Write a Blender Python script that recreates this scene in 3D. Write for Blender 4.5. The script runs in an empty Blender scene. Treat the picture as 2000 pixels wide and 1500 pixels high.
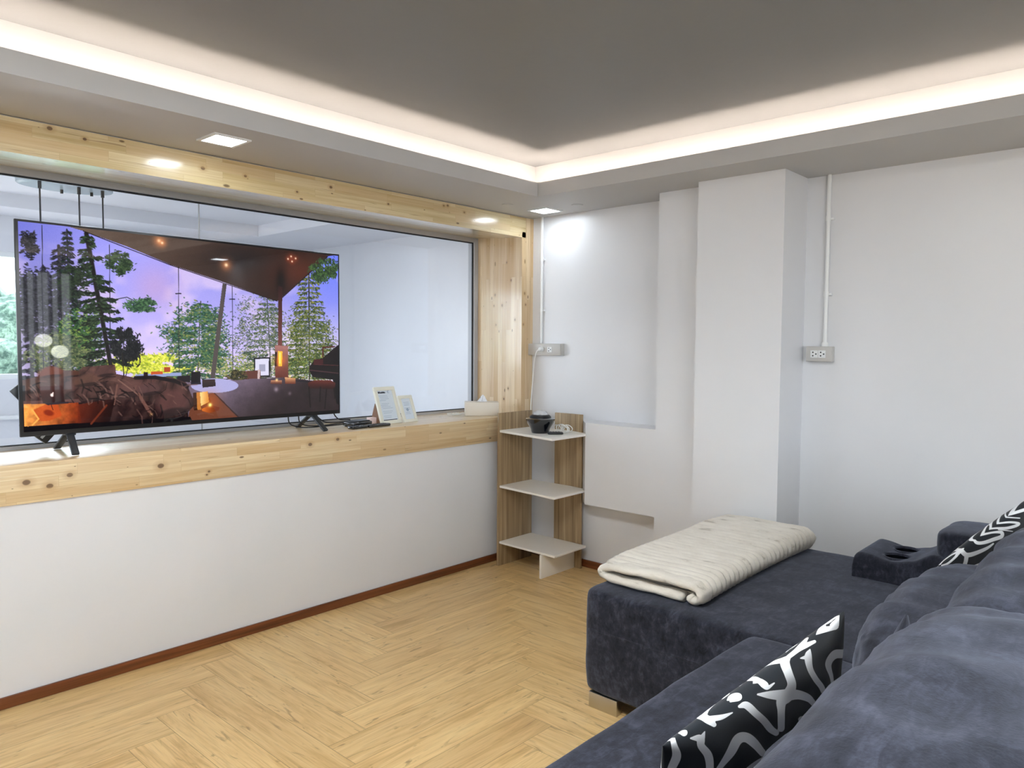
import bpy, bmesh, math, random
import numpy as np
from mathutils import Vector, Matrix, noise
random.seed(7)
S = bpy.context.scene
C = S.collection
PI = math.pi

# ------------------------------------------------------------------ camera, sky, light, exposure
CX, CY, CH = -3.6733, -3.1288, 1.334
yaw, pitch, roll = math.radians(42.283), math.radians(-3.041), math.radians(0.384)
fw = Vector((math.cos(pitch)*math.cos(yaw), math.cos(pitch)*math.sin(yaw), math.sin(pitch)))
rt = Vector((math.sin(yaw), -math.cos(yaw), 0)); up = rt.cross(fw)
r2 = rt*math.cos(roll)+up*math.sin(roll); u2 = -rt*math.sin(roll)+up*math.cos(roll)
cam = bpy.data.cameras.new('camera'); cam.sensor_width = 36; cam.lens = 36*1458.14/2000; cam.clip_start = 0.02
co = bpy.data.objects.new('camera', cam); C.objects.link(co)
mw = Matrix((r2, u2, -fw)).transposed().to_4x4(); mw.translation = Vector((CX, CY, CH)); co.matrix_world = mw
S.camera = co
S.view_settings.view_transform = 'Standard'; S.view_settings.look = 'None'
S.view_settings.exposure = 0.66; S.view_settings.gamma = 1.0; S.view_settings.use_curve_mapping = False

w = bpy.data.worlds.new('sky'); S.world = w; w.use_nodes = True
bg = w.node_tree.nodes['Background']; bg.inputs[0].default_value = (0.89, 0.955, 1.02, 1); bg.inputs[1].default_value = 6.3

FILL_PANEL = 33.0         # strength of the out-of-view ceiling panel added as fill light
COVE = 30.0        # strength of the warm strips in the ceiling recess
DOWN = 22.0        # strength of the square downlights

def portal(name, loc, rot, sx, sy):
    l = bpy.data.lights.new(name, 'AREA'); l.shape = 'RECTANGLE'; l.size = sx; l.size_y = sy; l.cycles.is_portal = True
    o = bpy.data.objects.new(name, l); C.objects.link(o); o.location = loc; o.rotation_euler = rot
    return o
YB, XL = -5.6, -6.6          # rear wall and left wall of the living room
YF = 2.49                    # far wall of the room behind the glass
XF = -5.4                    # left wall of the room behind the glass
portal('portal_rear', (-4.4, YB-0.125, 1.25), (math.radians(90), 0, 0), 3.8, 1.8)
portal('portal_rear_narrow', (-1.1, YB-0.125, 1.06), (math.radians(90), 0, 0), .6, 2.1)
portal('portal_far', (-3.1, YF+0.14, 1.5), (math.radians(-90), 0, 0), 2.9, 0.82)
portal('portal_side', (XF-0.14, 1.8, 1.5), (0, math.radians(-90), 0), 1.2, 1.2)

# ------------------------------------------------------------------ node helpers
def srgb(r, g, b, a=1):
    f = lambda c: (c/255/12.92) if c/255 <= .04045 else ((c/255+.055)/1.055)**2.4
    return (f(r), f(g), f(b), a)
def newmat(name):
    m = bpy.data.materials.new(name); m.use_nodes = True
    return m, m.node_tree, m.node_tree.nodes['Principled BSDF']
def nd(nt, t, ins=None, **props):
    n = nt.nodes.new(t)
    for k, v in props.items(): setattr(n, k, v)
    for k, v in (ins or {}).items():
        if isinstance(v, bpy.types.NodeSocket): nt.links.new(v, n.inputs[k])
        else: n.inputs[k].default_value = v
    return n
def mth(nt, op, a, b=0.0, c=0.0, clamp=False):
    n = nd(nt, 'ShaderNodeMath', {0: a, 1: b, 2: c}, operation=op, use_clamp=clamp); return n.outputs[0]
def mixc(nt, f, a, b, bt='MIX'):
    n = nd(nt, 'ShaderNodeMix', None, data_type='RGBA', blend_type=bt)
    for i, v in ((0, f), (6, a), (7, b)):
        if isinstance(v, bpy.types.NodeSocket): nt.links.new(v, n.inputs[i])
        else: n.inputs[i].default_value = v
    return n.outputs[2]
def ramp(nt, f, stops):
    n = nt.nodes.new('ShaderNodeValToRGB'); nt.links.new(f, n.inputs[0])
    e = n.color_ramp.elements
    while len(e) < len(stops): e.new(0.5)
    for el, (p, c) in zip(e, stops):
        el.position = p; el.color = c if len(c) == 4 else (*c, 1)
    return n.outputs[0]
def g(v): return (v, v, v, 1)
def bump(nt, b, h, strength=.2, dist=.01):
    n = nd(nt, 'ShaderNodeBump', {'Height': h, 'Strength': strength, 'Distance': dist}); nt.links.new(n.outputs[0], b.inputs['Normal'])
def lk(nt, a, b, name):
    if isinstance(a, bpy.types.NodeSocket): nt.links.new(a, b.inputs[name])
    else: b.inputs[name].default_value = a

def plain(name, col, rough=.5, metal=0, spec=.5, coat=0, bumpy=None, emit=None, es=0):
    m, nt, b = newmat(name)
    b.inputs['Base Color'].default_value = col; b.inputs['Roughness'].default_value = rough
    b.inputs['Metallic'].default_value = metal; b.inputs['Specular IOR Level'].default_value = spec
    b.inputs['Coat Weight'].default_value = coat; b.inputs['Coat Roughness'].default_value = .1
    if emit: b.inputs['Emission Color'].default_value = emit; b.inputs['Emission Strength'].default_value = es
    tc = nd(nt, 'ShaderNodeTexCoord'); sc, st = bumpy or (120, .03)
    n = nd(nt, 'ShaderNodeTexNoise', {'Vector': tc.outputs['Object'], 'Scale': sc, 'Detail': 3})
    bump(nt, b, n.outputs[0], st, .002)
    return m

def plaster(name, col, rough=.42, var=.04, spec=.5):
    m, nt, b = newmat(name)
    tc = nd(nt, 'ShaderNodeTexCoord')
    n = nd(nt, 'ShaderNodeTexNoise', {'Vector': tc.outputs['Object'], 'Scale': 1.6, 'Detail': 4})
    c = mixc(nt, ramp(nt, n.outputs[0], [(.35, g(0)), (.65, g(1))]), tuple(x*(1-var) for x in col[:3])+(1,), col)
    lk(nt, c, b, 'Base Color'); b.inputs['Roughness'].default_value = rough; b.inputs['Specular IOR Level'].default_value = spec
    n2 = nd(nt, 'ShaderNodeTexNoise', {'Vector': tc.outputs['Object'], 'Scale': 9, 'Detail': 5, 'Roughness': .6})
    bump(nt, b, n2.outputs[0], .10, .01)
    return m

def pine(name, knots=(), seed=0, base=(226, 206, 166), dark=(208, 176, 128), row=.04, length=.46):
    """finger-jointed pine board, uv in metres with u along the grain"""
    m, nt, b = newmat(name)
    uv = nd(nt, 'ShaderNodeUVMap', uv_map='uv').outputs[0]
    off = nd(nt, 'ShaderNodeVectorMath', {0: uv, 1: (seed*3.17, seed*1.31, 0)}, operation='ADD').outputs[0]
    br = nd(nt, 'ShaderNodeTexBrick', {'Vector': off, 'Color1': g(0), 'Color2': g(1), 'Mortar': g(.5), 'Scale': 1.0,
            'Mortar Size': .0005, 'Mortar Smooth': .1, 'Bias': 0, 'Brick Width': length, 'Row Height': row}, offset=.37, offset_frequency=2, squash=.7, squash_frequency=3)
    rnd = br.outputs[0]
    sh = nd(nt, 'ShaderNodeCombineXYZ', {0: mth(nt, 'MULTIPLY', rnd, 7.3), 1: mth(nt, 'MULTIPLY', rnd, 3.9), 2: 0})
    v2 = nd(nt, 'ShaderNodeVectorMath', {0: off, 1: sh.outputs[0]}, operation='ADD').outputs[0]
    mp = nd(nt, 'ShaderNodeMapping', {'Vector': v2, 'Scale': (1.2, 34, 1)}).outputs[0]
    n1 = nd(nt, 'ShaderNodeTexNoise', {'Vector': mp, 'Scale': 1, 'Detail': 3, 'Roughness': .55, 'Distortion': .8}).outputs[0]
    mp2 = nd(nt, 'ShaderNodeMapping', {'Vector': v2, 'Scale': (5, 260, 1)}).outputs[0]
    n2 = nd(nt, 'ShaderNodeTexNoise', {'Vector': mp2, 'Scale': 1, 'Detail': 2}).outputs[0]
    col = mixc(nt, ramp(nt, n1, [(.38, g(0)), (.62, g(1))]), srgb(*dark), srgb(*base))
    col = mixc(nt, mth(nt, 'MULTIPLY', rnd, .42), col, srgb(240, 222, 186))
    col = mixc(nt, mth(nt, 'MULTIPLY', ramp(nt, n2, [(.5, g(0)), (.75, g(1))]), .30), col, srgb(168, 128, 84))
    # small random knots
    mk = nd(nt, 'ShaderNodeMapping', {'Vector': off, 'Scale': (5.0, 12.0, 1)}).outputs[0]
    vo = nd(nt, 'ShaderNodeTexVoronoi', {'Vector': mk, 'Scale': 1.0}, voronoi_dimensions='2D')
    vr = nd(nt, 'ShaderNodeSeparateColor', {0: vo.outputs['Color']}).outputs[0]
    rad = mth(nt, 'MULTIPLY', mth(nt, 'POWER', vr, 3.0), .085)
    km = mth(nt, 'SUBTRACT', 1.0, mth(nt, 'DIVIDE', vo.outputs['Distance'], mth(nt, 'ADD', rad, .012)), clamp=True)
    dark_k = ramp(nt, km, [(.0, g(0)), (.45, g(1))])
    dark_k = mth(nt, 'MULTIPLY', dark_k, mth(nt, 'GREATER_THAN', vr, .3))
    col = mixc(nt, mth(nt, 'MULTIPLY', dark_k, .85), col, srgb(96, 66, 38))
    # the clearly visible knots, each at its own place on the board
    for (ku, kv, kr) in knots:
        d = nd(nt, 'ShaderNodeVectorMath', {0: uv, 1: (ku, kv, 0)}, operation='SUBTRACT').outputs[0]
        d = nd(nt, 'ShaderNodeVectorMath', {0: d, 1: (.75, 1, 0)}, operation='MULTIPLY').outputs[0]
        L = nd(nt, 'ShaderNodeVectorMath', {0: d}, operation='LENGTH').outputs['Value']
        ring = mth(nt, 'SUBTRACT', 1.0, mth(nt, 'DIVIDE', L, kr*2.6), clamp=True)
        core = ramp(nt, mth(nt, 'SUBTRACT', 1.0, mth(nt, 'DIVIDE', L, kr), clamp=True), [(0, g(0)), (.25, g(1))])
        col = mixc(nt, mth(nt, 'MULTIPLY', ring, .7), col, srgb(176, 132, 82))
        col = mixc(nt, mth(nt, 'MULTIPLY', core, .8), col, srgb(92, 62, 38))
    mp5 = nd(nt, 'ShaderNodeMapping', {'Vector': v2, 'Scale': (2.6, 75, 1)}).outputs[0]
    n5 = nd(nt, 'ShaderNodeTexNoise', {'Vector': mp5, 'Scale': 1, 'Detail': 2, 'Distortion': 1.5}).outputs[0]
    col = mixc(nt, mth(nt, 'MULTIPLY', ramp(nt, n5, [(.66, g(0)), (.74, g(1))]), .55), col, srgb(146, 108, 66))
    rn2 = mth(nt, 'FRACT', mth(nt, 'MULTIPLY', rnd, 37.7))
    col = mixc(nt, mth(nt, 'MULTIPLY', mth(nt, 'GREATER_THAN', rn2, .72), .35), col, srgb(196, 158, 104))
    col = mixc(nt, mth(nt, 'MULTIPLY', br.outputs[1], .22), col, srgb(120, 88, 55))
    lk(nt, col, b, 'Base Color'); b.inputs['Roughness'].default_value = .42
    b.inputs['Coat Weight'].default_value = 1.0; b.inputs['Coat Roughness'].default_value = .14
    bump(nt, b, n1, .05, .003)
    return m

def grainwood(name, c1, c2, c3, sc=(2.2, 42), rough=.45, coat=0.0):
    m, nt, b = newmat(name)
    uv = nd(nt, 'ShaderNodeUVMap', uv_map='uv').outputs[0]
    mp = nd(nt, 'ShaderNodeMapping', {'Vector': uv, 'Scale': (sc[0], sc[1], 1)}).outputs[0]
    n1 = nd(nt, 'ShaderNodeTexNoise', {'Vector': mp, 'Scale': 1, 'Detail': 4, 'Distortion': .6}).outputs[0]
    mp2 = nd(nt, 'ShaderNodeMapping', {'Vector': uv, 'Scale': (sc[0]*3, sc[1]*5, 1)}).outputs[0]
    n2 = nd(nt, 'ShaderNodeTexNoise', {'Vector': mp2, 'Scale': 1, 'Detail': 3}).outputs[0]
    col = ramp(nt, n1, [(.3, c1), (.52, c2), (.72, c3)])
    col = mixc(nt, mth(nt, 'MULTIPLY', ramp(nt, n2, [(.5, g(0)), (.8, g(1))]), .4), col, c1)
    lk(nt, col, b, 'Base Color'); b.inputs['Roughness'].default_value = rough; b.inputs['Coat Weight'].default_value = coat
    bump(nt, b, n2, .05, .002)
    return m

def floor_mat():
    m, nt, b = newmat('oak_vinyl_planks')
    uv = nd(nt, 'ShaderNodeUVMap', uv_map='uv').outputs[0]
    lo = nd(nt, 'ShaderNodeUVMap', uv_map='local').outputs[0]
    tone = nd(nt, 'ShaderNodeAttribute', attribute_name='tone').outputs['Fac']
    mp = nd(nt, 'ShaderNodeMapping', {'Vector': uv, 'Scale': (1.7, 17, 1)}).outputs[0]
    n1 = nd(nt, 'ShaderNodeTexNoise', {'Vector': mp, 'Scale': 1, 'Detail': 5, 'Roughness': .6, 'Distortion': 1.3}).outputs[0]
    mp2 = nd(nt, 'ShaderNodeMapping', {'Vector': uv, 'Scale': (7, 150, 1)}).outputs[0]
    n2 = nd(nt, 'ShaderNodeTexNoise', {'Vector': mp2, 'Scale': 1, 'Detail': 3}).outputs[0]
    mp3 = nd(nt, 'ShaderNodeMapping', {'Vector': uv, 'Scale': (3.2, 14, 1)}).outputs[0]
    n3 = nd(nt, 'ShaderNodeTexNoise', {'Vector': mp3, 'Scale': 1.6, 'Detail': 4, 'Distortion': 2.2}).outputs[0]
    col = ramp(nt, n1, [(.28, srgb(196, 158, 100)), (.48, srgb(228, 193, 134)), (.7, srgb(240, 210, 152))])
    col = mixc(nt, mth(nt, 'MULTIPLY', ramp(nt, n2, [(.48, g(0)), (.75, g(1))]), .42), col, srgb(150, 112, 68))
    col = mixc(nt, mth(nt, 'MULTIPLY', ramp(nt, n3, [(.62, g(0)), (.72, g(1))]), .60), col, srgb(122, 88, 50))
    col = mixc(nt, mth(nt, 'MULTIPLY', tone, .30), col, srgb(176, 142, 94))
    s = nd(nt, 'ShaderNodeSeparateXYZ', {0: lo})
    ex = mth(nt, 'MINIMUM', s.outputs[0], mth(nt, 'SUBTRACT', .914, s.outputs[0]))
    ey = mth(nt, 'MINIMUM', s.outputs[1], mth(nt, 'SUBTRACT', .1523, s.outputs[1]))
    e = mth(nt, 'LESS_THAN', mth(nt, 'MINIMUM', ex, ey), .0009)
    col = mixc(nt, mth(nt, 'MULTIPLY', e, .7), col, srgb(105, 76, 42))
    lk(nt, col, b, 'Base Color')
    b.inputs['Roughness'].default_value = .30; b.inputs['Specular IOR Level'].default_value = .45
    bump(nt, b, mth(nt, 'SUBTRACT', n1, mth(nt, 'MULTIPLY', e, .6)), .06, .003)
    return m

def suede():
    m, nt, b = newmat('charcoal_suede')
    tc = nd(nt, 'ShaderNodeTexCoord').outputs['Object']
    n1 = nd(nt, 'ShaderNodeTexNoise', {'Vector': tc, 'Scale': 11, 'Detail': 6, 'Roughness': .62, 'Distortion': .7}).outputs[0]
    n2 = nd(nt, 'ShaderNodeTexNoise', {'Vector': tc, 'Scale': 46, 'Detail': 4, 'Roughness': .7}).outputs[0]
    n4 = nd(nt, 'ShaderNodeTexNoise', {'Vector': nd(nt, 'ShaderNodeMapping', {'Vector': tc, 'Scale': (1, 3.2, 2)}).outputs[0], 'Scale': 16, 'Detail': 4, 'Roughness': .6, 'Distortion': 1.0}).outputs[0]
    f = mth(nt, 'ADD', mth(nt, 'MULTIPLY', n1, .45), mth(nt, 'ADD', mth(nt, 'MULTIPLY', n2, .25), mth(nt, 'MULTIPLY', n4, .3)))
    col = ramp(nt, f, [(.38, srgb(25, 26, 31)), (.5, srgb(42, 44, 53)), (.62, srgb(66, 69, 82))])
    lk(nt, col, b, 'Base Color'); b.inputs['Roughness'].default_value = .95; b.inputs['Specular IOR Level'].default_value = .15
    b.inputs['Sheen Weight'].default_value = .38; b.inputs['Sheen Roughness'].default_value = .45
    b.inputs['Sheen Tint'].default_value = (.62, .68, .85, 1)
    n3 = nd(nt, 'ShaderNodeTexNoise', {'Vector': tc, 'Scale': 260, 'Detail': 2}).outputs[0]
    bump(nt, b, mth(nt, 'ADD', mth(nt, 'MULTIPLY', n3, .25), n1), .22, .006)
    return m

def glass_mat(name, tint=(1, 1, 1, 1), refl=1.0):
    m = bpy.data.materials.new(name); m.use_nodes = True; nt = m.node_tree; nt.nodes.clear()
    o = nt.nodes.new('ShaderNodeOutputMaterial')
    t = nd(nt, 'ShaderNodeBsdfTransparent', {0: tint}); gl = nd(nt, 'ShaderNodeBsdfGlossy', {'Color': g(1), 'Roughness': 0.0})
    ge = nt.nodes.new('ShaderNodeNewGeometry')
    dt = nd(nt, 'ShaderNodeVectorMath', {0: ge.outputs['Incoming'], 1: ge.outputs['Normal']}, operation='DOT_PRODUCT').outputs['Value']
    fr = mth(nt, 'ADD', .04, mth(nt, 'MULTIPLY', .96, mth(nt, 'POWER', mth(nt, 'SUBTRACT', 1.0, mth(nt, 'ABSOLUTE', dt), clamp=True), 5.0)))
    mx = nd(nt, 'ShaderNodeMixShader', {0: mth(nt, 'MULTIPLY', fr, refl), 1: t.outputs[0], 2: gl.outputs[0]})
    nt.links.new(mx.outputs[0], o.inputs[0]); return m

def emitter(name, col, s):
    m, nt, b = newmat(name)
    b.inputs['Base Color'].default_value = (.8, .8, .8, 1)
    b.inputs['Emission Color'].default_value = col; b.inputs['Emission Strength'].default_value = s
    tc = nd(nt, 'ShaderNodeTexCoord'); n = nd(nt, 'ShaderNodeTexNoise', {'Vector': tc.outputs['Object'], 'Scale': 60})
    bump(nt, b, n.outputs[0], .01, .001)
    return m

MAT = dict(
    wall=plaster('painted_plaster', srgb(227, 228, 231), .34),
    wall2=plaster('painted_plaster_other_room', srgb(228, 229, 234), .4),
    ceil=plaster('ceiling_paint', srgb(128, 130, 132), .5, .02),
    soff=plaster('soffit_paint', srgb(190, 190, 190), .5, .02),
    floor=floor_mat(), suede=suede(),
    base=grainwood('reddish_brown_skirting', srgb(92, 50, 26), srgb(118, 66, 36), srgb(136, 80, 46), (2, 60), .35),
    shelfwood=grainwood('grey_brown_laminate', srgb(124, 102, 74), srgb(160, 136, 102), srgb(186, 164, 130), (1.3, 38), .5),
    whitelam=plain('white_laminate', srgb(244, 241, 234), .35),
    pine=pine('pine_staves', seed=1),
    pine_head=pine('pine_staves_head', [(x, z+.37, r) for x, z, r in ((-2.76, 2.113, .008), (-2.643, 2.098, .006), (-2.187, 2.07, .008), (-1.995, 2.07, .006), (-1.551, 2.091, .007), (-1.737, 2.04, .005), (-.81, 2.106, .006), (-.78, 2.11, .007), (-.65, 2.09, .006), (-1.2, 2.06, .005))], seed=4, base=(222, 204, 158), dark=(204, 180, 128)),
    pine_jamb=pine('pine_staves_jamb', ((1.857, .14, .006), (1.742, .10, .007), (1.655, .25, .008), (1.585, .26, .006), (1.585, .18, .008), (1.49, .06, .007), (1.46, .24, .006), (1.05, .12, .006), (.98, .16, .007)), seed=2, base=(222, 198, 160), dark=(202, 170, 128), length=.9),
    alu=plain('grey_powder_coat', srgb(176, 176, 178), .4),
    gasket=plain('black_rubber', srgb(18, 18, 22), .5),
    glass=glass_mat('window_glass', (.97, .985, 1, 1)),
    black=plain('black_plastic', srgb(22, 23, 27), .35),
    blackg=plain('glossy_black_plastic', srgb(10, 12, 18), .12, coat=1),
    dgrey=plain('dark_grey_plastic', srgb(46, 50, 54), .4),
    pvc=plain('white_pvc', srgb(236, 238, 238), .3),
    pvc2=plain('grey_white_switch_plastic', srgb(196, 194, 190), .4),
    steel=plain('brushed_steel', srgb(190, 188, 182), .28, metal=1),
    cream=plain('cream_frame', srgb(230, 229, 216), .45),
    paper=plain('paper', srgb(214, 224, 234), .7),
    ink=plain('dark_ink', srgb(40, 48, 62), .7), ink2=plain('pale_ink', srgb(150, 168, 190), .7),
    tissue=plain('tissue_paper', srgb(244, 246, 250), .9, bumpy=(60, .5)),
    kraft=plain('brown_card', srgb(130, 96, 74), .7),
    pink=plain('pale_pink_card', srgb(214, 192, 188), .6),
    tissuebox=plain('cream_leatherette', srgb(222, 214, 200), .45),
    whitecord=plain('white_cord', srgb(232, 232, 228), .4),
    strip=emitter('warm_strip_led', (1, .83, .69, 1), COVE),
    led=emitter('cool_panel_led', (.86, .93, 1.0, 1), DOWN),
    fill_led=emitter('added_led_other_room', (.86, .93, 1.0, 1), 34),
    globe=emitter('pendant_globe_light', (.96, 1, .88, 1), 13),
    blackfab=None,
)

# ------------------------------------------------------------------ object helpers
def tag(o, label=None, cat=None, group=None, kind=None):
    if label: o['label'] = label
    if cat: o['category'] = cat
    if group: o['group'] = group
    if kind: o['kind'] = kind
    return o
def empty(name, loc, label=None, cat=None, group=None, kind=None):
    o = bpy.data.objects.new(name, None); C.objects.link(o); o.location = loc; o.empty_display_size = .1
    return tag(o, label, cat, group, kind)
WL = {}
def wloc(p): return WL.get(p.name, p.location.copy()) if p else Vector((0, 0, 0))
def uvmap(bm, grain):
    if grain is None: return
    ax = 'XYZ'.index(grain); L = bm.loops.layers.uv.get('uv') or bm.loops.layers.uv.new('uv')
    for f in bm.faces:
        n = [abs(c) for c in f.normal]; a = n.index(max(n)); pl = [i for i in range(3) if i != a]
        if ax in pl: ua, va = ax, [i for i in pl if i != ax][0]
        else: ua, va = pl
        for l in f.loops: l[L].uv = (l.vert.co[ua], l.vert.co[va]+(a*.37 if ax in pl else 5))
def obj(name, bm, mat, parent=None, smooth=False, grain=None, origin=None):
    bm.normal_update(); uvmap(bm, grain)
    if parent is not None: o0 = wloc(parent)
    elif origin is not None: o0 = Vector(origin)
    else:
        o0 = Vector((0, 0, 0))
    if o0.length: bmesh.ops.translate(bm, verts=bm.verts, vec=-o0)
    me = bpy.data.meshes.new(name); bm.to_mesh(me); bm.free()
    if isinstance(mat, (list, tuple)):
        for m in mat: me.materials.append(m)
    elif mat: me.materials.append(mat)
    if smooth:
        for p in me.polygons: p.use_smooth = True
        if smooth != 'all':
            try: me.set_sharp_from_angle(angle=math.radians(40))
            except Exception: pass
    o = bpy.data.objects.new(name, me); C.objects.link(o)
    if parent is not None:
        o.parent = parent; WL[o.name] = o0
    else: o.location = o0
    return o
def B(): return bmesh.new()
def box(bm, x0, x1, y0, y1, z0, z1, bev=0, seg=2, mi=0):
    r = bmesh.ops.create_cube(bm, size=1)
    vs = r['verts']
    for v in vs: v.co = Vector(((x0+x1)/2+v.co.x*(x1-x0), (y0+y1)/2+v.co.y*(y1-y0), (z0+z1)/2+v.co.z*(z1-z0)))
    fs = list({f for v in vs for f in v.link_faces})
    for f in fs: f.material_index = mi
    if bev:
        es = list({e for v in vs for e in v.link_edges})
        rr = bmesh.ops.bevel(bm, geom=es, offset=bev, segments=seg, profile=.5, affect='EDGES')
        return rr
    return vs
def boxo(name, x0, x1, y0, y1, z0, z1, mat, parent=None, bev=0, seg=2, grain=None, **k):
    bm = B(); box(bm, x0, x1, y0, y1, z0, z1, bev, seg); return obj(name, bm, mat, parent, smooth=bool(bev), grain=grain, **k)
def lathe(bm, prof, cx, cy, cz=0, seg=32, axis='Z', cap=True):
    rings = []
    for (r, h) in prof:
        ring = []
        for i in range(seg):
            a = 2*PI*i/seg; c, s = math.cos(a)*r, math.sin(a)*r
            p = {'Z': (cx+c, cy+s, cz+h), 'X': (cx+h, cy+c, cz+s), 'Y': (cx+c, cy+h, cz+s)}[axis]
            ring.append(bm.verts.new(p))
        rings.append(ring)
    for a, b_ in zip(rings, rings[1:]):
        for i in range(seg): bm.faces.new((a[i], a[(i+1) % seg], b_[(i+1) % seg], b_[i]))
    if cap:
        for rg in (rings[0], rings[-1]):
            try: bm.faces.new(rg)
            except Exception: pass
    bmesh.ops.recalc_face_normals(bm, faces=bm.faces)
def catmull(pts, n=8):
    pts = [Vector(p) for p in pts]; P = [pts[0]*2-pts[1]]+pts+[pts[-1]*2-pts[-2]]; out = []
    for i in range(1, len(P)-2):
        for k in range(n):
            t = k/n; a, b_, c, d = P[i-1:i+3]
            out.append(.5*((2*b_)+(c-a)*t+(2*a-5*b_+4*c-d)*t*t+(3*b_-a-3*c+d)*t**3))
    out.append(pts[-1]); return out
def tube(bm, pts, r, seg=8, spline=True, n=8, cap=True):
    pts = catmull(pts, n) if spline and len(pts) > 2 else [Vector(p) for p in pts]
    rings = []; prev = None
    for i, p in enumerate(pts):
        t = (pts[min(i+1, len(pts)-1)]-pts[max(i-1, 0)]).normalized()
        if prev is None:
            a = Vector((0, 0, 1)) if abs(t.z) < .9 else Vector((1, 0, 0)); u = t.cross(a).normalized()
        else: u = (prev-t*prev.dot(t)).normalized()
        prev = u; v = t.cross(u)
        rings.append([bm.verts.new(p+(u*math.cos(2*PI*k/seg)+v*math.sin(2*PI*k/seg))*r) for k in range(seg)])
    for a, b_ in zip(rings, rings[1:]):
        for k in range(seg): bm.faces.new((a[k], a[(k+1) % seg], b_[(k+1) % seg], b_[k]))
    if cap: bm.faces.new(rings[0]); bm.faces.new(rings[-1])
    bmesh.ops.recalc_face_normals(bm, faces=bm.faces)
def prism(bm, pts, axis, a, b_):
    """extrude a polygon given in the two other axes between a and b_ along axis"""
    def P(q, h):
        return {'X': (h, q[0], q[1]), 'Y': (q[0], h, q[1]), 'Z': (q[0], q[1], h)}[axis]
    A = [bm.verts.new(P(q, a)) for q in pts]; D = [bm.verts.new(P(q, b_)) for q in pts]; n = len(pts)
    bm.faces.new(A); bm.faces.new(D[::-1])
    for i in range(n): bm.faces.new((A[i], D[i], D[(i+1) % n], A[(i+1) % n]))
    bmesh.ops.recalc_face_normals(bm, faces=bm.faces)
def xform(bm, mat4, verts=None): bmesh.ops.transform(bm, matrix=mat4, verts=verts or bm.verts)
def struct(o): o['kind'] = 'structure'; return o
def nz(p, s): return noise.noise(Vector(p)*s)

# ------------------------------------------------------------------ the living room shell
ZS, ZT = 2.131, 2.33      # soffit and upper ceiling
WY = 0.012                # plaster face of the wall under the window
XJ = -0.147               # inner face of the right casing
FY = 0.42                 # face of the aluminium window frame

def planks():
    L, wd, c = .914, .1523, -1.08
    bm = B(); U = bm.loops.layers.uv.new('uv'); LO = bm.loops.layers.uv.new('local'); T = bm.verts.layers.float.new('tone')
    rg = random.Random(3)
    x0, x1, y0, y1 = XL, 0.0, YB, 0.02
    def quad(a0, a1, b0, b1, along):
        ax0, ax1, ay0, ay1 = max(a0, x0), min(a1, x1), max(b0, y0), min(b1, y1)
        if ax1-ax0 < 1e-4 or ay1-ay0 < 1e-4: return
        vs = [bm.verts.new((x, y, 0)) for x, y in ((ax0, ay0), (ax1, ay0), (ax1, ay1), (ax0, ay1))]
        t = rg.random(); ou, ov = rg.random()*40, rg.random()*40
        for v in vs: v[T] = t
        f = bm.faces.new(vs)
        for l in f.loops:
            x, y = l.vert.co.x-a0, l.vert.co.y-b0
            lo = (x, y) if along == 'x' else (y, x)
            l[LO].uv = lo; l[U].uv = (lo[0]+ou, lo[1]+ov)
    for k in range(-42, 4):
        for q in range(-6, 7):
            xs = c+k*wd+q*2*L
            quad(xs, xs+L, k*wd, (k+1)*wd, 'x')
    for i in range(-60, 70):
        for q in range(-6, 7):
            xs = c+L+i*wd+q*2*L
            quad(xs, xs+wd, (i-5)*wd, (i+1)*wd, 'y')
    return bm
fl = struct(obj('floor', planks(), MAT['floor']))
boxo('floor', XF, 0.0, .48, YF, -.05, 0.0, plain('pale_tile', srgb(214, 214, 218), .3))['kind'] = 'structure'

# wall_left: the plaster wall with the wide opening to the next room
bm = B()
box(bm, XL, -.012, WY, .48, -.05, .74)                 # below the sill
box(bm, XL, -.012, WY, .48, ZS-.004, 2.45)             # above the casing
box(bm, XL, -5.2, WY, .48, .74, ZS-.004)               # beyond the opening on the left
box(bm, -.016, .0, .0, .48, .74, ZS)                   # thin return at the corner
struct(obj('wall_left', bm, MAT['wall']))
# wall_right with its shallow bay, pilaster strip and column
bm = B()
box(bm, -.04, .2, -1.03, YF, -.05, 2.45)
box(bm, -.07, .2, YB, -1.03, -.05, 2.45)
box(bm, -.225, -.04, -1.32, -1.03, -.05, 2.45)         # pilaster strip
box(bm, -.335, -.04, -1.745, -1.315, -.05, 2.45)       # column
prism(bm, [(-.225, -1.03), (-.225, -.566), (-.04, -.400), (-.04, -1.03)], 'Z', .413, .885)     # boxed ledge with a slanting end
box(bm, -.085, -.04, -1.03, WY, -.05, .413)
struct(obj('wall_right', bm, MAT['wall']))
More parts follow.
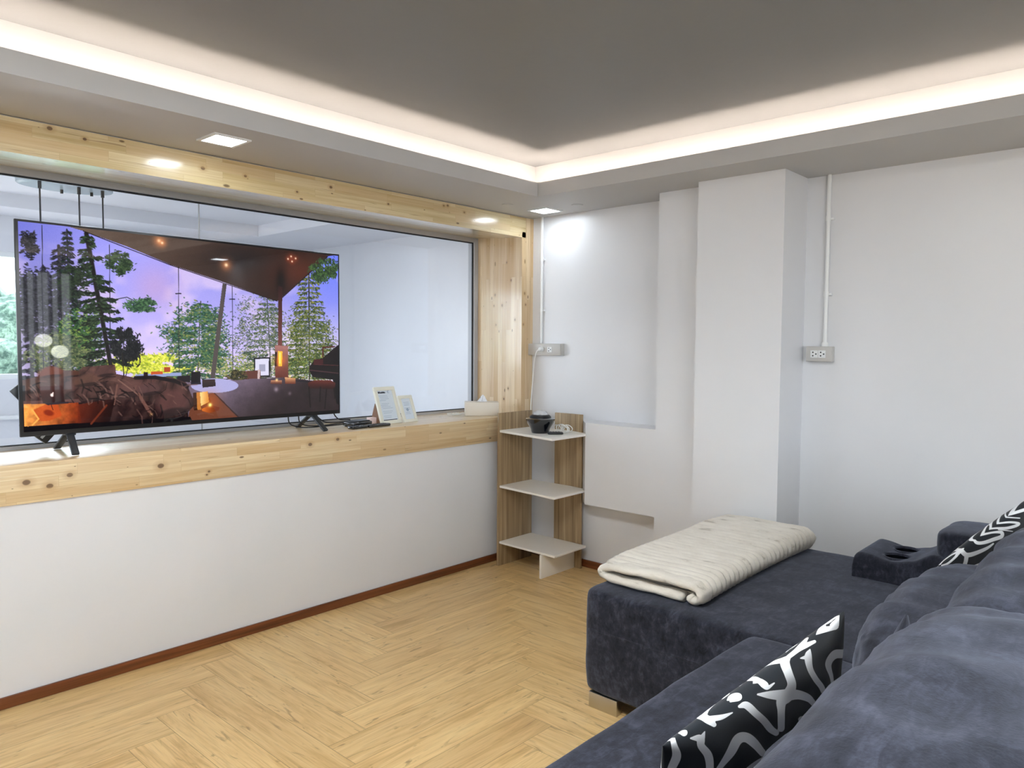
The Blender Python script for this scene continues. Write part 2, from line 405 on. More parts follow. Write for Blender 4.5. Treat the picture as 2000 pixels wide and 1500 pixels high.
# rear and far-left walls of the living room (behind the camera)
bm = B()
box(bm, XL, -1.4, YB-.12, YB, -.05, .35); box(bm, -1.4, 0, YB-.12, YB, -.05, 0); box(bm, XL, 0, YB-.12, YB, 2.12, 2.45)
box(bm, XL, -6.3, YB-.12, YB, .35, 2.15); box(bm, -2.5, -1.4, YB-.12, YB, .35, 2.15); box(bm, -.8, 0, YB-.12, YB, 0, 2.15)
struct(obj('wall_back', bm, MAT['wall']))
boxo('wall_side', XL-.12, XL, YB-.12, .48, -.05, 2.45, MAT['wall'])['kind'] = 'structure'
def rear_window(nm, x0, x1, xs, z0=.35, z1=2.15):
    wn = empty(nm, ((x0+x1)/2, YB-.06, z0), kind='structure'); bm = B()
    for i, x in enumerate(xs): box(bm, x, x+(.05 if i in (0, len(xs)-1) or z0 else .025), YB-.09, YB-.03, z0, z1)
    for z in (z0, z1-.05): box(bm, x0, x1, YB-.09, YB-.03, z, z+.05)
    obj('window_frame', bm, MAT['alu'], wn)
    boxo('glass_pane', x0+.05, x1-.05, YB-.062, YB-.056, z0+.05, z1-.05, MAT['glass' if z0 else 'glass_grey'], wn)
MAT['glass_grey'] = glass_mat('grey_tinted_glass', (.66, .66, .66, 1))
rear_window('window_2', -6.3, -2.5, (-6.3, -5.0, -3.8, -2.55))
rear_window('window_4', -1.4, -.8, (-1.4, -1.29, -1.2, -1.06, -.97, -.85), .0, 2.12)

# ceiling with a lowered border, an upright lip and the raised centre
EX, EY = -.572, -.486          # inner corner of the border
EXL, EYB = XL+.57, YB+.57
LIP = 2.203; REC = .13         # top of the lip, depth of the recess behind it
bm = B()
t = .012
box(bm, XL, 0, EY, .012, ZS, ZS+.03); box(bm, XL, 0, YB, EYB, ZS, ZS+.03)
box(bm, EX, 0, EYB, EY, ZS, ZS+.03); box(bm, XL, EXL, EYB, EY, ZS, ZS+.03)
e = .001
box(bm, EXL-t, EX+t, EY-e, EY+t, ZS-e, LIP); box(bm, EXL-t, EX+t, EYB-t, EYB+e, ZS-e, LIP)
box(bm, EX-e, EX+t, EYB, EY-e, ZS-e, LIP); box(bm, EXL-t, EXL+e, EYB+e, EY-e, ZS-e, LIP)
RX, RY, RXL, RYB = EX+REC, EY+REC, EXL-REC, EYB-REC
box(bm, RXL-.02, RX+.02, RY, RY+.02, ZS+.03, ZT+.02); box(bm, RXL-.02, RX+.02, RYB-.02, RYB, ZS+.03, ZT+.02)
box(bm, RX, RX+.02, RYB, RY, ZS+.03, ZT+.02); box(bm, RXL-.02, RXL, RYB, RY, ZS+.03, ZT+.02)
struct(obj('trim_1', bm, MAT['soff']))
boxo('ceiling', XL, 0, YB, .012, ZT, 2.45, MAT['ceil'])['kind'] = 'structure'
# strips lying in the recess
ST = [('along the ceiling border above the wide window', (EXL, EX+.05, EY+.045, EY+.06)),
      ('along the ceiling border above the rear windows', (EXL, EX+.05, EYB-.06, EYB-.045))]
for lab, (x0, x1, y0, y1) in ST:
    o = boxo('strip_light', x0, x1, y0, y1, ZS+.031, ZS+.036, MAT['strip']); tag(o, 'warm white light strip '+lab, 'strip light', 'warm light strips in the ceiling recess')
for lab, (x0, x1) in [('along the ceiling border above the column and right wall', (EX+.045, EX+.06)), ('along the ceiling border above the far side wall', (EXL-.06, EXL-.045))]:
    o = boxo('strip_light', x0, x1, EYB, EY+.04, ZS+.031, ZS+.036, MAT['strip']); tag(o, 'warm white light strip '+lab, 'strip light', 'warm light strips in the ceiling recess')

# skirting
bm = B(); box(bm, XL, -.01, 0, WY, 0, .043, .003); struct(obj('baseboard_left', bm, MAT['base'], grain='X', smooth=True))
bm = B(); box(bm, -.099, -.085, -1.03, -.0, 0, .043, .003); box(bm, -.239, -.225, -1.315, -1.03, 0, .043); box(bm, -.349, -.335, -1.745, -1.315, 0, .043)
box(bm, -.084, -.07, YB, -1.745, 0, .043); struct(obj('baseboard_right', bm, MAT['base'], grain='Y'))

# downlights
def downlight(x, y, label, s=.062):
    r = empty('downlight', (x, y, ZS), label, 'ceiling light', 'square recessed downlights')
    bm = B(); o_, i_ = s+.014, s
    for a in ((-o_, o_, -o_, -i_), (-o_, o_, i_, o_), (-o_, -i_, -i_, i_), (i_, o_, -i_, i_)): box(bm, x+a[0], x+a[1], y+a[2], y+a[3], ZS-.006, ZS)
    obj('frame', bm, MAT['pvc'], r)
    bm = B(); box(bm, x-i_, x+i_, y-i_, y+i_, ZS-.005, ZS-.001, .0); obj('diffuser', bm, MAT['fill_led' if y > 0 else 'led'], r)
downlight(-2.232, -.278, 'square cool white downlight above the television, in the ceiling border')
downlight(-.228, -.252, 'square cool white downlight in the ceiling corner above the corner shelf')
downlight(-4.25, -.27, 'square cool white downlight in the ceiling border, leftmost above the window wall')
downlight(-.24, -3.45, 'square cool white downlight in the ceiling border above the sofa arm')
downlight(-6.3, -3.4, 'square cool white downlight in the ceiling border above the far side windows')
q = empty('fill_panel', (-2.95, -2.2, ZT), 'large square white panel light added out of view on the living room ceiling', 'ceiling light')  # unseen panel, added to brighten the floor, sofa and walls
bm = B()
for a in ((-.32, .32, -.32, -.30), (-.32, .32, .30, .32), (-.32, -.30, -.30, .30), (.30, .32, -.30, .30)): box(bm, -2.95+a[0], -2.95+a[1], -2.2+a[2], -2.2+a[3], ZT-.02, ZT)
obj('frame', bm, MAT['pvc'], q)
boxo('diffuser', -3.25, -2.65, -2.5, -1.9, ZT-.015, ZT-.005, emitter('fill_panel_light', (.96, .985, 1, 1), FILL_PANEL), q)
for x, lab in ((-1.0, 'nearest the corner'), (-2.4, 'in the middle of its row'), (-3.8, 'leftmost of its row')):  # row hidden above the casing, added to brighten the room behind the glass
    downlight(x, .78, 'square cool white downlight added unseen in the room behind the glass, '+lab)
for x, y, lab in ((-.50, -.2, 'faint round painted cover in the ceiling border left of the corner downlight'), (-.24, -.50, 'faint round painted cover in the ceiling border right of the corner downlight')):
    bm = B(); lathe(bm, [(.034, 0), (.034, -.002), (.028, -.003)], x, y, ZS, 28); tag(obj('ceiling_cover', bm, MAT['soff'], smooth=True), lab, 'ceiling cover', 'round ceiling covers')

# ------------------------------------------------------------------ window_1: pine casing, aluminium frame, two panes
w1 = empty('window_1', (-2.6, 0, .74), kind='structure')
sill_kn = [(-2.865, .8183, .011), (-2.722, .828, .009), (-2.79, .795, .010), (-2.384, .8235, .011), (-1.677, .845, .009), (-1.52, .856, .008), (-2.18, .775, .005), (-2.19, .762, .004)]
MAT['pine_sill'] = pine('pine_staves_sill', [(x, z+.37, r) for x, z, r in sill_kn], seed=0)
_b = MAT['pine_sill'].node_tree.nodes['Principled BSDF']; _b.inputs['Coat Weight'].default_value = .8; _b.inputs['Coat Roughness'].default_value = .34
boxo('sill_board', -5.2, -.016, 0, FY+.02, .74, .888, MAT['pine_sill'], w1, bev=.003, grain='X')
bm = B(); prism(bm, [(0, 2.003), (FY+.02, 2.037), (FY+.02, ZS-.004), (0, ZS-.004)], 'X', -5.2, -.113); obj('head_board', bm, MAT['pine_head'], w1, grain='X')
bm = B(); prism(bm, [(XJ, 0), (-.016, 0), (-.016, FY+.02), (-.113, FY+.02)], 'Z', .888, 2.0365); obj('jamb_board', bm, MAT['pine_jamb'], w1, grain='Z')
bm = B(); box(bm, -.113, -.016, -.0005, FY+.02, 2.003, ZS-.004); obj('jamb_board', bm, MAT['pine_jamb'], w1, grain='Z')
FZ0, FZ1, FX = .903, 2.007, -.148
bm = B()
box(bm, -5.2, -.112, FY, FY+.06, .888, FZ0); box(bm, -5.2, -.112, FY, FY+.06, FZ1, 2.036); box(bm, -5.2, -.016, FY+.02, FY+.06, 2.036, ZS-.004)
box(bm, FX, -.112, FY, FY+.06, FZ0, FZ1); box(bm, -5.2, -5.17, FY, FY+.06, FZ0, FZ1)
obj('window_frame', bm, MAT['alu'], w1)
bm = B()
box(bm, -5.17, FX, FY+.012, FY+.02, FZ0, FZ0+.005); box(bm, -5.17, FX, FY+.012, FY+.02, FZ1-.007, FZ1)
box(bm, FX-.008, FX, FY+.012, FY+.02, FZ0+.005, FZ1-.007)
obj('gasket', bm, MAT['gasket'], w1)
XM = -2.00
boxo('glass_pane', -5.17, XM-.0015, FY+.02, FY+.028, FZ0, FZ1, MAT['glass'], w1)
boxo('glass_pane', XM+.0015, FX, FY+.02, FY+.028, FZ0, FZ1, MAT['glass'], w1)
boxo('sealant_joint', XM-.0015, XM+.0015, FY+.019, FY+.029, FZ0, FZ1, MAT['alu'], w1)

# ------------------------------------------------------------------ the room behind the glass
bm = B()
WX0, WX1, WZ0, WZ1 = -4.55, -1.65, 1.09, 1.905
box(bm, XF, 0, YF, YF+.12, -.05, WZ0); box(bm, XF, 0, YF, YF+.12, WZ1, 2.45)
box(bm, XF, WX0, YF, YF+.12, WZ0, WZ1); box(bm, WX1, 0, YF, YF+.12, WZ0, WZ1)
box(bm, XF, 0, YF-.05, YF, -.05, .855)
struct(obj('wall_far', bm, MAT['wall2']))
bm = B()
box(bm, XF-.12, XF, .48, YF+.12, -.05, .9); box(bm, XF-.12, XF, .48, YF+.12, 2.1, 2.45)
box(bm, XF-.12, XF, .48, 1.2, .9, 2.1); box(bm, XF-.12, XF, 2.4, YF+.12, .9, 2.1)
struct(obj('wall_far_side', bm, MAT['wall2']))
boxo('trim_2', XF, -.04, YF-.075, YF-.0, .835, .858, MAT['pvc'])['kind'] = 'structure'
w3 = empty('window_3', (-3.1, YF+.05, WZ0), kind='structure')
bm = B()
for x in (WX0, -3.6, -2.62, WX1-.04): box(bm, x, x+.04, YF+.03, YF+.08, WZ0, WZ1)
for z in (WZ0, WZ1-.03): box(bm, WX0, WX1, YF+.03, YF+.08, z, z+.03)
obj('window_frame', bm, MAT['pvc'], w3)
boxo('glass_pane', WX0+.04, WX1-.04, YF+.05, YF+.056, WZ0+.03, WZ1-.03, MAT['glass'], w3)
bm = B()
cx0, cx1, cy0, cy1, cz = XF+.6, -.762, 1.0, 2.115, 2.215
box(bm, XF, 0, .48, cy0, ZS, 2.45); box(bm, XF, 0, cy1, YF, ZS, 2.45)
box(bm, XF, cx0, cy0, cy1, ZS, 2.45); box(bm, cx1, 0, cy0, cy1, ZS, 2.45)
box(bm, cx0, cx1, cy0, cy1, cz, 2.45)
struct(obj('ceiling', bm, MAT['wall2']))

# pendant cluster seen through the glass
pr = empty('pendant_cluster', (-2.24, 1.53, cz), 'cluster pendant with oval ceiling plate and dark rods behind the glass above the television', 'pendant light')
bm = B(); lathe(bm, [(.24, 0), (.24, -.028), (.235, -.032)], 0, 0, 0, 40)
xform(bm, Matrix.Translation((-2.24, 1.53, cz)) @ Matrix.Diagonal((1, .62, 1, 1))); obj('ceiling_plate', bm, plain('brushed_plate', srgb(176, 188, 196), .25, metal=.3), pr, smooth=True)
GL2 = emitter('added_globe_glow', (.90, .95, 1, 1), 12)  # glow added to the hidden globes to lighten the other room's ceiling and walls
for x, y in ((-2.397, 1.43), (-2.2, 1.453), (-2.078, 1.456)):
    bm = B(); tube(bm, [(x, y, cz-.03), (x, y, cz-.07)], .009, 10); tube(bm, [(x, y, cz-.07), (x, y, 1.55)], .0045, 8)
    o = obj('rod', bm, MAT['black'], pr, smooth=True)
    bm = B(); lathe(bm, [(.002, .07), (.03, .06), (.06, .02), (.065, 0), (.05, -.04), (.02, -.06), (.002, -.063)], x, y, 1.49, 24); obj('globe', bm, GL2 if x < -2.1 else MAT['pvc'], pr, smooth='all')
for x, y in ((-2.241, 1.60), (-2.1, 1.56)):
    bm = B(); tube(bm, [(x, y, cz-.03), (x, y, cz-.052)], .008, 10); obj('plug', bm, MAT['black'], pr, smooth=True)

# trees outside the far window
def leafmat(name, c1, c2):
    m, nt, b = newmat(name)
    tc = nd(nt, 'ShaderNodeTexCoord').outputs['Object']
    n = nd(nt, 'ShaderNodeTexNoise', {'Vector': tc, 'Scale': 11, 'Detail': 7, 'Roughness': .7}).outputs[0]
    lk(nt, ramp(nt, n, [(.42, c1), (.60, c2)]), b, 'Base Color'); b.inputs['Roughness'].default_value = .7
    bump(nt, b, n, .6, .1); return m
lm = [leafmat('bluish_leaves', srgb(42, 70, 56), srgb(124, 150, 128)), leafmat('fresh_leaves', srgb(56, 92, 52), srgb(136, 168, 104))]
def tree(x, y, h, r, mi, label, sx=1.0):
    rg = random.Random(int(x*100+y*10)); t = empty('garden_tree', (x, y, -.6), label, 'tree', 'trees outside the far window')
    bm = B()
    for k in range(16):
        a = rg.random()*6.28; d = rg.random()**.6*r*.75; zz = h*(.45+.5*rg.random()); rr = r*(.28+.25*rg.random())
        c = Vector((x+math.cos(a)*d*sx, y+math.sin(a)*d*.6, zz))
        q = bmesh.ops.create_icosphere(bm, subdivisions=3, radius=rr)
        for v in q['verts']:
            n = v.co.normalized(); v.co = c+v.co*(1+.35*noise.noise(n*3+c*2)+.22*noise.noise(n*9+c))
    obj('foliage', bm, lm[mi], t, smooth='all')
    bm = B(); tube(bm, [(x, y, -.6), (x+.05, y, h*.3), (x-.03, y, h*.7)], .07, 8); obj('trunk', bm, MAT['base'], t, smooth=True)
tree(-1.9, 6.6, 1.85, 1.15, 0, 'tall bluish green tree outside the far window, nearest the television')
tree(-5.2, 8.4, 2.5, 1.4, 1, 'broad pale green tree outside the far window, further left')
tree(.9, 9.2, 2.9, 1.5, 1, 'pale green tree outside the far window, hidden mostly behind the television')
tree(-3.1, 4.3, 1.25, .62, 1, 'low fresh green shrub outside the far window, below the tall tree')
tree(-1.4, 4.1, 1.35, .6, 0, 'low bluish shrub outside the far window, right of the low fresh shrub')
gr, gnt, gb = newmat('paving'); gb.inputs['Roughness'].default_value = .9
lk(gnt, ramp(gnt, nd(gnt, 'ShaderNodeTexNoise', {'Vector': nd(gnt, 'ShaderNodeTexCoord').outputs['Object'], 'Scale': 3, 'Detail': 5}).outputs[0], [(.4, srgb(150, 140, 132)), (.6, srgb(176, 164, 156))]), gb, 'Base Color')
o = boxo('ground', -30, 30, -30, 40, -.7, -.6, gr); o['kind'] = 'structure'


# ------------------------------------------------------------------ raster painter for the picture on the television
GW, GH = 800, 450
TLp, TRp, BRp, BLp = (33, 432), (661, 499), (665, 803), (43, 844)     # corners of the lit picture in the photograph's frame
def homog(src, dst):
    A = []
    for (x, y), (u, v) in zip(src, dst):
        A.append([x, y, 1, 0, 0, 0, -u*x, -u*y, u]); A.append([0, 0, 0, x, y, 1, -v*x, -v*y, v])
    A = np.array(A, float); h = np.linalg.solve(A[:, :8], A[:, 8]); return np.append(h, 1).reshape(3, 3)
HM = homog([TLp, TRp, BRp, BLp], [(0, 0), (GW-1, 0), (GW-1, GH-1), (0, GH-1)])
def toc(x, y):
    v = HM @ np.array([x, y, 1.0]); return v[0]/v[2], v[1]/v[2]
img = np.zeros((GH, GW, 3)); IY, IX = np.mgrid[0:GH, 0:GW].astype(float)
HI = np.linalg.inv(HM); _w = HI[2, 0]*IX+HI[2, 1]*IY+HI[2, 2]
PX, PY = (HI[0, 0]*IX+HI[0, 1]*IY+HI[0, 2])/_w, (HI[1, 0]*IX+HI[1, 1]*IY+HI[1, 2])/_w
rs = np.random.RandomState(5)
def vnoise(sc, seed, sy=None):
    r = np.random.RandomState(seed); gy, gx = 64, 64; G = r.rand(gy, gx)
    X, Y = PX/sc, PY/(sy or sc); xi, yi = np.floor(X).astype(int), np.floor(Y).astype(int); fx, fy = X-xi, Y-yi
    fx, fy = fx*fx*(3-2*fx), fy*fy*(3-2*fy); q = lambda a, b: G[b % gy, a % gx]
    return (q(xi, yi)*(1-fx)+q(xi+1, yi)*fx)*(1-fy)+(q(xi, yi+1)*(1-fx)+q(xi+1, yi+1)*fx)*fy
def fbm(sc, seed, sy=None): return .5*vnoise(sc, seed, sy)+.3*vnoise(sc/2.1, seed+1, sy and sy/2.1)+.2*vnoise(sc/4.3, seed+2, sy and sy/4.3)
def blend(mask, col, a=1.0):
    m = (mask*a)[..., None]; img[:] = img*(1-m)+np.array(col, float)*m if not isinstance(col, np.ndarray) or col.ndim == 1 else img*(1-m)+col*m
def polymask(pts):
    c = [toc(*p) for p in pts]; m = np.zeros((GH, GW), bool); n = len(c)
    for i in range(n):
        (x1, y1), (x2, y2) = c[i], c[(i+1) % n]
        if y1 == y2: continue
        cond = ((IY >= min(y1, y2)) & (IY < max(y1, y2)) & (IX < (x2-x1)*(IY-y1)/(y2-y1)+x1)); m ^= cond
    return m.astype(float)
def poly(pts, col, a=1.0): blend(polymask(pts), col, a)
def gpoly(pts, c1, c2, p1, p2, a=1.0, nz_=0, seed=0):
    d = np.array(p2, float)-np.array(p1, float); t = np.clip(((PX-p1[0])*d[0]+(PY-p1[1])*d[1])/(d@d), 0, 1)[..., None]
    col = np.array(c1, float)*(1-t)+np.array(c2, float)*t
    if nz_: col = col*(1+nz_*(fbm(14, seed)[..., None]-.5)*2)
    m = (polymask(pts)*a)[..., None]; img[:] = img*(1-m)+col*m
def win(cx, cy, r):
    return slice(max(0, int(cy-r)), max(0, min(GH, int(cy+r)+2))), slice(max(0, int(cx-r)), max(0, min(GW, int(cx+r)+2)))
def dab(x, y, rx, ry, ang, col, a=1.0):
    cx, cy = toc(x, y); k = 1.25; rx, ry = rx*k, ry*k; s = win(cx, cy, max(rx, ry)+1); X, Y = IX[s]-cx, IY[s]-cy
    if X.size == 0: return
    c, n = math.cos(ang), math.sin(ang); d = np.hypot((X*c+Y*n)/rx, (-X*n+Y*c)/ry); m = (np.clip((1.25-d)*2, 0, 1)*a)[..., None]
    img[s] = img[s]*(1-m)+np.array(col, float)*m
def glow(x, y, r, col, a=1.0):
    cx, cy = toc(x, y); r *= 1.25; s = win(cx, cy, r*2.5); X, Y = IX[s]-cx, IY[s]-cy
    m = (np.exp(-(X*X+Y*Y)/(r*r))*a)[..., None]; img[s] = img[s]+(np.array(col, float)-img[s])*m
def line(pts, wd, col, a=1.0):
    for (x1, y1), (x2, y2) in zip(pts, pts[1:]):
        n = max(2, int(math.hypot(x2-x1, y2-y1)/max(.5, wd*.5)))
        for i in range(n+1):
            t = i/n; dab(x1+(x2-x1)*t, y1+(y2-y1)*t, wd/2, wd/2, 0, col, a)
def foliage(cx, cy, rx, ry, n, cols, size=2.2, seed=0, droop=.4, clump=7, a=.9):
    n = int(n*1.7)
    r = random.Random(seed)
    cl = []
    for i in range(clump*4):
        t = r.random()*6.28; d = math.sqrt(r.random()); cl.append((cx+rx*d*math.cos(t), cy+ry*d*math.sin(t), .10+.16*r.random()))
    for i in range(n):
        q = r.choice(cl); x = q[0]+r.gauss(0, 1)*rx*q[2]; y = q[1]+r.gauss(0, 1)*ry*q[2]*.7
        if y > 742 and x > 240: continue
        dab(x, y, size*(.7+r.random()), size*(.35+.3*r.random()), droop*r.choice((-1, 1))+r.gauss(0, .4), r.choice(cols), a)
def conifer(x0, y0, x1, y1, wd, spread, cols, n, seed, sz=2.0, trunk=(38, 38, 40), droop=.25, gap=.0, a=.9):
    r = random.Random(seed); line([(x0, y0), (x1, y1)], wd, trunk)
    for i in range(n):
        t = (i+.5)/n; bx, by = x0+(x1-x0)*t, y0+(y1-y0)*t; L = spread*(.25+.75*t)*(.6+.5*r.random())
        for sd in (-1, 1):
            if r.random() < gap: continue
            dy = L*droop*(r.random()-.2); ex, ey = bx+sd*L, by+dy; line([(bx, by), (ex, ey)], .9, trunk, .8)
            for k in range(int(L*1.7)):
                u = .15+.85*r.random(); dab(bx+(ex-bx)*u+r.gauss(0, 1.5), by+(ey-by)*u+abs(r.gauss(0, 3.2)), sz*(.9+r.random()*1.1), sz*.5, sd*.35+r.gauss(0, .35), r.choice(cols), a)

# sky
t = np.clip((PY-440)/300, 0, 1)[..., None]; u = np.clip((PX-33)/630, 0, 1)[..., None]
sky = np.array([118, 122, 200.])*(1-t)+np.array([206, 192, 226.])*t
mid = np.exp(-((PX-270)/170)**2)[..., None]; sky = sky*(1-mid*.75)+np.array([172, 168, 236.])*mid*.75
rb = np.clip((PX-520)/120, 0, 1)[..., None]*(1-t); sky = sky*(1-rb)+np.array([112, 130, 232.])*rb
img[:] = sky
cl = np.clip((fbm(70, 11, 50)-.47)*5, 0, 1)*np.clip((PY-470)/60, 0, 1); blend(cl, (206, 190, 222), .75)
pk = np.exp(-(((PX-300)/45)**2+((PY-560)/45)**2)); blend(pk, (196, 160, 190), .5)
blend(np.clip((PY-600)/110, 0, 1)*np.exp(-((PX-330)/130)**2), (226, 206, 232), .8)
blend(np.clip((PY-590)/130, 0, 1)*np.clip((PX-470)/60, 0, 1), (214, 206, 214), .7)
# bright undergrowth behind the terrace
foliage(290, 716, 70, 22, 1500, [(214, 216, 84), (186, 196, 70), (150, 164, 66), (230, 226, 120)], 2.6, 1, clump=10)
foliage(480, 716, 90, 24, 1100, [(120, 140, 90), (160, 160, 90), (84, 110, 84), (180, 176, 130)], 2.0, 2, clump=12)
foliage(610, 716, 55, 26, 900, [(110, 140, 84), (150, 160, 90), (70, 100, 80)], 1.8, 3, clump=10)
blend(np.exp(-(((PX-90)/70)**2+((PY-650)/100)**2)), (96, 92, 102), .55)
DK = [(44, 44, 52), (60, 60, 70), (34, 36, 40), (76, 76, 86)]
GN = [(62, 96, 64), (84, 122, 72), (40, 66, 48), (130, 150, 80)]
conifer(58, 560, 60, 742, 6, 30, DK, 12, 4, 2.4, (62, 58, 62))
conifer(112, 480, 124, 735, 5, 44, DK, 22, 5, 2.4, (70, 64, 66), .5)
foliage(70, 590, 42, 60, 1500, DK, 2.4, 6, clump=16, a=.75)
foliage(55, 480, 16, 26, 260, DK, 2.2, 7)
foliage(150, 655, 34, 66, 1300, GN+[(30, 40, 36)], 2.4, 8, clump=14)
foliage(118, 690, 60, 40, 900, [(96, 104, 78), (70, 84, 66), (128, 134, 96)], 2.2, 9, clump=12)
conifer(128, 448, 132, 600, 2.5, 30, DK+GN[2:3], 16, 10, 2.2, (48, 46, 50), .35)
# big leaning fir
conifer(166, 456, 213, 712, 7.5, 52, [(34, 44, 36), (48, 64, 48), (70, 90, 64), (28, 32, 32)], 30, 12, 2.3, (40, 36, 38), .45, .25)
line([(190, 590), (245, 580), (300, 606)], 1.6, (50, 60, 50)); foliage(268, 596, 34, 12, 420, [(70, 100, 76), (96, 128, 92), (48, 70, 58)], 2.1, 13)
foliage(226, 512, 26, 22, 420, [(48, 64, 50), (76, 96, 66)], 2.1, 14); foliage(140, 545, 26, 34, 420, [(40, 46, 42), (60, 76, 56)], 2.1, 15)
foliage(244, 676, 24, 38, 900, [(40, 40, 46), (56, 58, 60), (32, 34, 38)], 2.3, 16, 1.2, clump=8)
line([(240, 745), (236, 690)], 2, (50, 46, 40)); line([(240, 745), (252, 700)], 1.6, (50, 46, 40))
# mid pines
MP = [(74, 116, 100), (48, 84, 72), (58, 92, 74), (96, 128, 88), (140, 146, 84), (40, 66, 56)]
conifer(390, 588, 384, 742, 2.2, 66, MP, 17, 17, 2.2, (84, 84, 70), .2, .1)
foliage(382, 655, 62, 55, 1500, MP, 2.2, 18, clump=18, a=.8)
LP_ = [(88, 108, 88), (62, 82, 66), (104, 118, 88), (140, 142, 98), (48, 64, 52)]
conifer(520, 560, 530, 742, 2.2, 62, LP_, 20, 19, 1.6, (84, 84, 80), .2, .1, .85)
foliage(500, 640, 46, 60, 800, LP_, 1.7, 20, clump=18, a=.7)
conifer(603, 500, 606, 742, 3.6, 52, [(80, 98, 48), (112, 122, 56), (54, 70, 40), (150, 146, 74), (44, 58, 36)], 26, 21, 2.0, (62, 60, 48), .12, .05)
foliage(604, 660, 46, 60, 1100, [(100, 114, 56), (72, 90, 50), (134, 136, 76), (50, 66, 44)], 2.0, 22, clump=16, a=.8)
# glass mullions of the terrace
for x, y0 in ((211, 478), (346, 518), (452, 558), (80, 440)):
    line([(x, y0), (x+2, 740)], 1.4, (52, 50, 64), .85)
for x, y in ((346, 573), (452, 584)): line([(x-5, y), (x+5, y)], 2.2, (40, 40, 52))
# roof
gpoly([(112, 437), (660, 497), (640, 500), (541, 588), (430, 549), (330, 516), (245, 481), (160, 451)], (112, 98, 88), (54, 36, 32), (150, 450), (560, 560), 1, .06, 31)
rf = polymask([(112, 437), (660, 497), (640, 500), (541, 588), (430, 549), (330, 516), (245, 481), (160, 451)])
blend(rf*np.exp(-(((PX-470)/70)**2+((PY-505)/26)**2)), (42, 38, 42), .75)
blend(rf*np.exp(-(((PX-585)/55)**2+((PY-530)/34)**2)), (98, 52, 38), .8)
line([(545, 586), (640, 501)], 2.4, (26, 20, 22)); line([(160, 451), (330, 517), (541, 588)], 1.6, (36, 28, 30))
blend(rf*np.exp(-(((PX-548)/10)**2+((PY-548)/26)**2)), (24, 16, 18), .9)
foliage(634, 528, 26, 22, 520, [(58, 84, 52), (84, 112, 62), (44, 62, 44)], 2.6, 23, 1.0, clump=8)
for x, y in ((562, 505), (568, 500), (577, 504), (570, 510)): glow(x, y, 7, (200, 90, 50), .35)
for x, y in ((562, 505), (568, 500), (577, 504), (570, 510)): glow(x, y, 2.0, (255, 236, 214), .95)
for x, y, k in ((308, 470, 7), (314, 474, 5), (440, 517, 8)): glow(x, y, k*1.6, (226, 150, 100), .6); glow(x, y, k*.45, (255, 226, 190), .9)
# leaning column, stove pipe, stove
gpoly([(433, 553), (441, 555), (418, 742), (409, 742)], (92, 84, 84), (70, 62, 66), (433, 0), (441, 0))
gpoly([(543, 558), (551, 560), (551, 677), (543, 677)], (60, 34, 34), (120, 74, 70), (547, 560), (547, 670))
gpoly([(537, 675), (563, 676), (564, 745), (538, 744)], (160, 116, 112), (104, 56, 44), (550, 680), (550, 745), 1, .1, 33)
poly([(537, 688), (541, 688), (541, 716), (537, 716)], (30, 18, 18)); glow(547, 705, 12, (240, 130, 50), .7)
poly([(543, 686), (552, 687), (551, 716), (544, 716)], (240, 184, 70)); line([(547, 690), (547, 710)], 2.4, (255, 240, 140))
# terrace floor
fp = [(240, 748), (400, 745), (560, 738), (668, 752), (668, 806), (560, 812), (447, 818), (380, 832), (240, 840)]
gpoly(fp, (118, 104, 120), (52, 40, 42), (470, 742), (520, 812), 1, .12, 35)
line([(418, 742), (528, 738)], 2, (44, 40, 50)); line([(572, 744), (625, 750)], 2.4, (34, 32, 42))
poly([(373, 780), (415, 768), (465, 818), (362, 836)], (116, 72, 54)); poly([(415, 768), (418, 768), (468, 817), (465, 818)], (64, 44, 44))
th = [2*PI*i/40 for i in range(40)]; poly([(418+47*math.cos(a), 754+14*math.sin(a)) for a in th], (170, 168, 206))
glow(540, 762, 5, (190, 176, 190), .6); glow(567, 770, 4, (180, 166, 180), .4)
# framed print, baskets, books by the stove
poly([(495, 699), (528, 698), (528, 737), (496, 738)], (24, 24, 30)); poly([(498, 702), (525, 701), (525, 734), (498, 735)], (206, 204, 222)); poly([(506, 712), (518, 712), (518, 726), (506, 726)], (160, 160, 180))
poly([(470, 726), (509, 724), (509, 740), (470, 742)], (104, 66, 58)); poly([(503, 723), (508, 723), (507, 741), (503, 741)], (196, 176, 176)); foliage(462, 735, 16, 10, 240, [(70, 72, 50), (44, 46, 36), (110, 100, 66)], 2.2, 24)
gpoly([(529, 744), (551, 744), (551, 752), (529, 751)], (190, 140, 110), (80, 46, 40), (0, 744), (0, 752)); gpoly([(557, 738), (578, 740), (578, 751), (558, 751)], (214, 170, 130), (110, 60, 44), (0, 738), (0, 751)); glow(541, 743, 3, (255, 226, 160), .9); glow(567, 736, 3, (255, 226, 160), .9)
# low table things
poly([(262, 731), (352, 728), (352, 734), (262, 738)], (150, 160, 196)); poly([(292, 726), (316, 725), (316, 731), (292, 732)], (190, 96, 52)); poly([(318, 717), (330, 717), (330, 727), (318, 727)], (172, 84, 50)); poly([(278, 727), (286, 727), (286, 735), (278, 735)], (50, 34, 40))
poly([(371, 727), (390, 726), (390, 748), (371, 750)], (34, 28, 36)); poly([(344, 735), (370, 733), (370, 747), (344, 747)], (42, 34, 42)); gpoly([(393, 742), (419, 741), (420, 755), (394, 758)], (76, 58, 58), (40, 30, 36), (0, 742), (0, 757))
poly([(371, 748), (391, 747), (391, 751), (371, 752)], (40, 40, 56))
